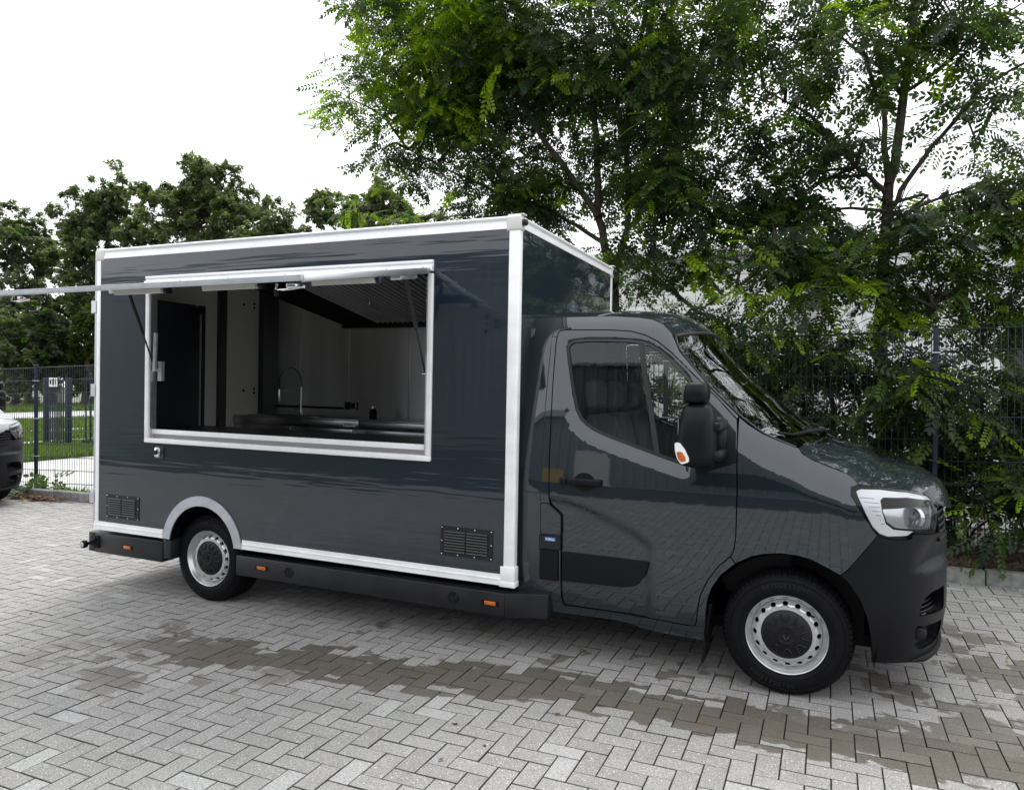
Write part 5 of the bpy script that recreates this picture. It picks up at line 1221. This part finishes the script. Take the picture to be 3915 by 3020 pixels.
CB = [(-.35, 4.5, 5.7, .71), (-.34, 4.5, 4.72, .71), (0., 4.5, 3.8, .67), (.51, 4.5, 5.4, .65), (.21, 4.5, 4.42, .43), (1.6, 4.5, 5.39, .62), (1.8, 4.5, 4.43, .48), (1.55, 4.5, 3.71, .54), (1.04, 4.5, 3.21, .56), (1.85, 4.5, 3.18, .53), (.5, 4.5, 6.48, .8), (1.59, 4.5, 6.28, .67), (.65, 4.5, 4.19, .31), (1.13, 4.5, 5.67, .33), (1.0, 4.8, 3.75, .42), (1.95, 4.8, 3.85, .5), (.35, 4.8, 3.4, .45), (2.35, 4.8, 3.2, .55), (-.4, 4.9, 4.0, .5)]
B0 = [(.78, 4.62, .05), (.74, 4.6, 1.42), (.72, 4.6, 2.12), (.71, 4.6, 2.56), (.74, 4.6, 3.14), (.77, 4.6, 3.64), (.79, 4.6, 3.98), (.83, 4.6, 4.14), (.9, 4.6, 4.73), (.96, 4.6, 5.23), (1.01, 4.6, 5.81), (1.06, 4.6, 6.9)]
BS = [(B0, .085, .03), ([(.78, 4.55, 3.96), (.74, 4.5, 4.32), (.71, 4.5, 4.81), (.6, 4.5, 5.04), (.51, 4.5, 5.46)], .04, .012), ([(.78, 4.55, 3.66), (1.06, 4.4, 4.12), (1.31, 4.4, 4.43), (1.57, 4.4, 4.78), (1.89, 4.4, 4.97), (2.19, 4.4, 5.06)], .030, .010),
      ([(.93, 4.65, 4.95), (1.27, 4.7, 5.17), (1.61, 4.7, 5.51), (2., 4.7, 5.72)], .022, .008), ([(.75, 4.55, 3.88), (.44, 4.4, 4.15), (.31, 4.4, 4.35), (-.01, 4.4, 4.76), (-.5, 4.4, 5.12)], .03, .008), ([(.91, 4.65, 4.93), (.72, 4.7, 5.27), (.52, 4.7, 5.44), (.17, 4.7, 5.82)], .03, .01), ([(.78, 4.5, 3.52), (1.07, 4.3, 3.65), (1.56, 4.3, 3.79)], .025, .008)]
tree('robinia_tree', 'slender robinia with a straight dark trunk and thin crown near the right edge', BS, dens_puffs(CB, 350, .7, 5), 31, bark, young=.05, size=1.08)
CU = [(-1.87, 4.3, 3.31, .59), (-1.11, 4.3, 3.35, .54), (-.39, 4.3, 3.1, .58), (.28, 4.3, 2.89, .54), (-1.38, 4.2, 2.51, .48), (-.65, 4.2, 2.32, .5)]
CS0 = [(.24, 4.4, .08), (.26, 4.38, 1.0), (.24, 4.35, 1.74), (.13, 4.35, 2.09), (.02, 4.35, 2.36), (-.09, 4.35, 2.69), (-.29, 4.35, 3.24), (-.4, 4.35, 3.6)]
tree('robinia_sapling', 'young leaning robinia with pale stem behind the windscreen and fence', [(CS0, .042, .014), ([(-.3, 4.35, 3.2), (-.58, 4.4, 3.04), (-.85, 4.4, 2.83), (-1.03, 4.4, 2.75), (-1.21, 4.4, 2.63)], .022, .012)], dens_puffs(CU, 430, .5, 7), 41, bark2, young=.16)
CR = [(1.3, 4.9, 3.0, .45), (.7, 4.9, 2.8, .4), (1.26, 4.4, 2.57, .54), (1.82, 4.4, 2.42, .49), (2.5, 4.5, 2.8, .6), (2.4, 4.5, 3.7, .6), (2.8, 4.6, 4.6, .6)]
tree('robinia_sapling', 'young robinia right of the fence post with low spreading branches', [([(2.3, 4.7, .08), (2.25, 4.65, 1.2), (2.3, 4.6, 2.4), (2.5, 4.6, 4.2)], .04, .015), ([(2.27, 4.65, 1.5), (1.6, 4.45, 2.3), (1.2, 4.4, 2.6)], .02, .008)], dens_puffs(CR, 380, .5, 9), 51, bark, young=.12)
CLp = [(-6.21, 5.4, 4.25, .33), (-5.52, 5.4, 4.3, .42), (-4.87, 5.4, 4.25, .4), (-4.2, 5.3, 3.7, .5), (-5.3, 5.4, 3.6, .5)]
tree('robinia_sapling', 'bright yellow green robinia top just above the truck roof rail', [([(-5.2, 5.5, .08), (-5.25, 5.45, 2.0), (-5.2, 5.4, 3.4), (-5.5, 5.4, 4.3)], .04, .015)], dens_puffs(CLp, 330, .3, 13), 61, bark, young=.5)
# understorey behind the mesh fence: bushes one can tell apart by their stems
CSH = [(-.65, 4.2, 2.12, .56), (-.1, 4.15, 1.84, .54), (.41, 4.15, 2.12, .53), (.9, 4.1, 1.76, .51), (1.37, 4.1, 1.92, .5), (1.81, 4.1, 1.66, .44), (.29, 4.1, 1.28, .47), (.84, 4.05, 1.16, .49), (1.38, 4.05, 1.18, .45), (1.75, 4.1, 1.07, .41), (1.17, 4.0, .7, .3), (-.2, 4.1, 1.1, .5), (2.4, 4.1, 1.6, .5), (2.3, 4.1, 1.0, .4), (-1.2, 4.2, 1.5, .6), (-2.2, 4.2, 1.7, .6), (1.05, 4.0, .55, .38), (1.6, 4.0, .6, .38), (2.1, 4.0, .6, .4), (2.7, 4.1, 1.2, .5), (1.35, 4.3, 1.5, .5), (2.0, 4.3, 1.3, .5)]
def broad_template():
    v = []
    for k in range(7):
        x = .03+.028*k; sg = 1 if k % 2 else -1; a = sg*R(52) if k < 6 else 0
        for u_, s_ in ((0, 0), (.28, .42), (.68, .42), (1, .05), (.68, -.42), (.28, -.42)): px, py = u_*.07, s_*.044; v.append((x+px*math.cos(a)-py*math.sin(a), px*math.sin(a)+py*math.cos(a), -.8*x*x-abs(py)*.3))
    return np.array(v)
BT = broad_template(); LM2 = leafmat('shrub_leaf', .36, .30)
for i, (idx, lab) in enumerate((((0, 1, 11, 14), 'dense dark shrub behind the fence above the bonnet'), ((2, 3, 6, 7), 'dark shrub behind the fence around the robinia trunk'), ((4, 8, 10, 16, 17, 20), 'shrub pressed against the fence just right of the fence post'), ((5, 9, 12, 13, 18, 19, 21), 'shrub behind the fence at the right picture edge'), ((15,), 'shrub behind the fence hidden mostly by the cab'))):
    sh = empty('shrub', (0, 0, 0)); tag(sh, lab, 'shrub', 'shrubs behind the mesh fence'); L = [CSH[k] for k in idx]; pf = dens_puffs(L, 540, .45, 70+i)
    mb = MB(); r = np.random.default_rng(i); c0 = np.mean([q[:2] for q in L], axis=0)
    for q in pf:
        b_ = (c0[0]+r.normal()*.25, c0[1]+.15+r.normal()*.1, .08); mb.tube(resample([b_, ((b_[0]*.6+q[0]*.4), b_[1], q[2]*.5), q[:3]], 8), list(np.linspace(.016, .005, 8)), 5)
    mb.build('stems', bark2 if i % 2 else bark, sh, smooth=60)
    half_ = [q for k, q in enumerate(pf) if k % 2 == 0]; rest = [q for k, q in enumerate(pf) if k % 2]
    crown('foliage', rest, sh, LM2, 90+i, 1., young=.05, tmpl=BT, droop=.4); crown('foliage', half_, sh, LM, 120+i, 1., young=.07, droop=.45)
# bright hanging sprays poking through the fence
for k, (x, y, z, n, lab) in enumerate(((-.15, 3.75, 1.55, 10, 'fresh robinia spray hanging just above the wiper and bonnet edge'), (.35, 3.65, 1.20, 9, 'fresh robinia spray low behind the middle of the bonnet'), (.65, 3.7, 1.62, 9, 'fresh robinia spray at the fence left of the fence post'),
    (1.35, 3.48, .66, 16, 'lime green spray sticking out of the fence beside the headlamp'), (1.42, 3.6, 1.45, 9, 'fresh robinia spray right of the fence post at mid height'), (.05, 3.8, 2.2, 14, 'fresh spray at the top wire of the fence by the leaning stem'), (-.55, 3.8, 2.65, 14, 'bright spray above the fence beside the windscreen top'), (.45, 3.8, 2.7, 14, 'bright spray in front of the straight robinia trunk'))):
    sp = empty('leaf_spray', (x, y, z)); tag(sp, lab, 'leaf spray', 'fresh sprays at the fence')
    crown('leaves', [(0, 0, 0, .12, n)], sp, LM, 200+k, 1., young=1., droop=.5); mb = MB(); mb.tube([(0, .35, .12), (0, .1, .05), (0, 0, -.04)], [.005, .004, .002], 5); mb.build('stem', bark, sp)
# oaks and bushes beyond the street
def oak_template():
    v = []; r = random.Random(4)
    for k in range(5):
        a = r.uniform(0, 6.28); x, y, z = r.gauss(0, .16), r.gauss(0, .16), r.gauss(0, .10); t = r.uniform(-.5, .5); s0 = r.uniform(.065, .115)
        for u_, s_ in ((0, -1), (.7, -.6), (.9, .2), (.3, 1), (-.6, .8), (-1, -.2)):
            px, py = (u_*math.cos(a)-s_*math.sin(a))*s0, (u_*math.sin(a)+s_*math.cos(a))*s0*.8; v.append((x+px, y+py, z+px*t))
    return np.array(v)
OT = oak_template(); LMO = leafmat('oak_leaf', .5, .5, (1.3, 1.5, .6)); OD = np.array([[.13, .15, .105], [.15, .175, .11], [.17, .195, .11], [.115, .135, .10]])
def oak(label, base, puffs, seed, n=1.0, dark=OD, nm='oak_tree', cat='tree', grp='oaks beyond the street'):
    t = empty(nm, (0, 0, 0)); tag(t, label, cat, grp); r = np.random.default_rng(seed); pf = []
    for x, y, z, rad in puffs:
        k = max(4, int(3.2*rad*rad))
        for q in range(k):
            d = r.normal(size=3); d /= np.linalg.norm(d); rr = rad*r.random()**.5; pf.append((x+d[0]*rr, y+d[1]*rr, z+d[2]*rr*.85, .75*r.uniform(.7, 1.2), int(72*n)))
    mb = MB(); top = max(q[2] for q in puffs); c = np.mean([q[:2] for q in puffs], axis=0); tr = [(base[0], base[1], -.05), (base[0]*.5+c[0]*.5, base[1]*.5+c[1]*.5, top*.4), (c[0], c[1], top*.8)]
    limb(mb, tr, .30, .10, 10, .05); mb.build('trunk', bark, t, smooth=60); nodes = resample(tr, 20)[7:]; mb = MB()
    for x, y, z, rad in puffs:
        a = min(nodes, key=lambda q: math.dist(q, (x, y, z))+max(0, q[2]-z)); limb(mb, [a, ((a[0]+x)/2, (a[1]+y)/2, (a[2]+z)/2-.3), (x, y, z)], .13, .05, 7, .05)
        for qi, q in enumerate(pf):
            if qi % 3 == 0 and math.dist(q[:3], (x, y, z)) < rad: mb.tube([(x, y, z), ((x+q[0])/2, (y+q[1])/2, (z+q[2])/2+.1), q[:3]], [.04, .03, .015], 4)
    mb.build('branches', bark, t, smooth=60)
    crown('crown', pf, t, LMO, seed+1, 1., young=.0, tmpl=OT, droop=.2, dark=dark, size=1.0); return t
oak('broad oak cut by the left picture edge beyond the street', (-66.5, 38.8), [(-67.5, 38.4, 15.3, 3.6), (-65.5, 39.2, 12.9, 3.6), (-67.0, 38.5, 9.4, 4.0), (-63.5, 40.2, 8.5, 3.2)], 301, 1.1)
oak('oak with gaps in its crown second from the left beyond the street', (-57.3, 38.6), [(-57.5, 38.4, 16.7, 2.9), (-55.5, 39.3, 18.1, 2.4), (-56.1, 39.0, 14.5, 3.3), (-58.5, 37.9, 12.3, 3.3), (-59.1, 37.6, 15.6, 2.0), (-57, 38.6, 9.5, 3.2)], 311, 1.1)
oak('tallest oak beyond the street above the rear of the truck roof', (-46, 39.2), [(-46.4, 38.9, 17.9, 2.3), (-44.2, 39.8, 17.5, 2.3), (-48.1, 38.1, 15.8, 2.9), (-45.2, 39.3, 14.8, 3.8), (-42.9, 40.3, 15.8, 2.3), (-51.5, 38.8, 13.5, 2.6), (-45, 39.3, 11, 3.)], 321, 1.2)
oak('low round oak crown just above the truck roof rail', (-39.5, 39.7), [(-39.6, 39.6, 14.2, 2.0), (-38.4, 40.1, 14.0, 1.6), (-40.9, 39.1, 13.3, 1.9), (-39.5, 39.6, 11.5, 2.5)], 331, 1.1)
oak('separate rounded oak top beside the robinia above the truck roof', (-30.5, 39.2), [(-31.9, 38.6, 14.4, 2.1), (-29.9, 39.5, 14.8, 2.1), (-28.5, 40.1, 14.5, 1.5), (-33.1, 38.0, 13.9, 1.1), (-30, 39.3, 12, 2.5)], 341, 1.2)
GB = np.array([[.045, .060, .042], [.055, .072, .048], [.038, .052, .036]]); GG = np.array([[.05, .075, .02], [.065, .095, .025]])
oak('grey green bush in front of the oaks left of the truck', (-55.6, 33.6), [(-55.6, 33.6, 5.5, 2.7), (-55.0, 33.8, 3.0, 2.2)], 351, 1.3, GB, 'bush', 'bush', 'bushes under the oaks')
oak('dark bush at the left picture edge under the oaks', (-58.5, 32.6), [(-57.6, 33.0, 4.2, 2.5), (-58.9, 32.2, 4.6, 2.5), (-58, 32.5, 2.2, 2.0), (-61, 34, 6.5, 3.0)], 361, 1.3, OD, 'bush', 'bush', 'bushes under the oaks')
oak('fresh green bush close beside the rear edge of the truck', (-53.2, 34.6), [(-52.9, 34.8, 4.9, 2.2), (-53.9, 34.4, 2.8, 1.8), (-52, 35.2, 7.4, 1.8)], 371, 1.3, GG, 'bush', 'bush', 'bushes under the oaks')
# dark wood behind the oaks
pf = []; rw = np.random.default_rng(77)
for k in range(150): t = rw.random(); pf.append((-78+50*t+rw.normal()*2, 40+14*t+rw.normal()*2, rw.uniform(.8, 8.5), 2.2, 60))
cr = crown('distant_wood', pf, None, LMO, 401, 1., young=0, tmpl=OT, dark=OD*.8, size=1.7); tag(cr, 'dark wood closing the view behind the oaks beyond the street', 'wood', kind='stuff')
# weeds at the foot of the left fence post
for k, (x, y, n, lab) in enumerate(((-11.25, 3.28, 26, 'weed with lobed leaves growing round the left fence post'), (-10.95, 3.32, 14, 'small weed at the fence foot just right of the left post'))):
    wd = empty('weed', (x, y, .02)); tag(wd, lab, 'weed', 'weeds at the left fence'); crown('leaves', [(0, 0, .22, .22, n)], wd, LM2, 500+k, 1., young=.25, tmpl=BT, size=1.4, dark=DARK*1.8); mb = MB(); mb.tube([(0, 0, -.02), (.03, 0, .2), (.0, 0, .4)], [.006, .005, .003], 5); mb.build('stem', bark, wd)
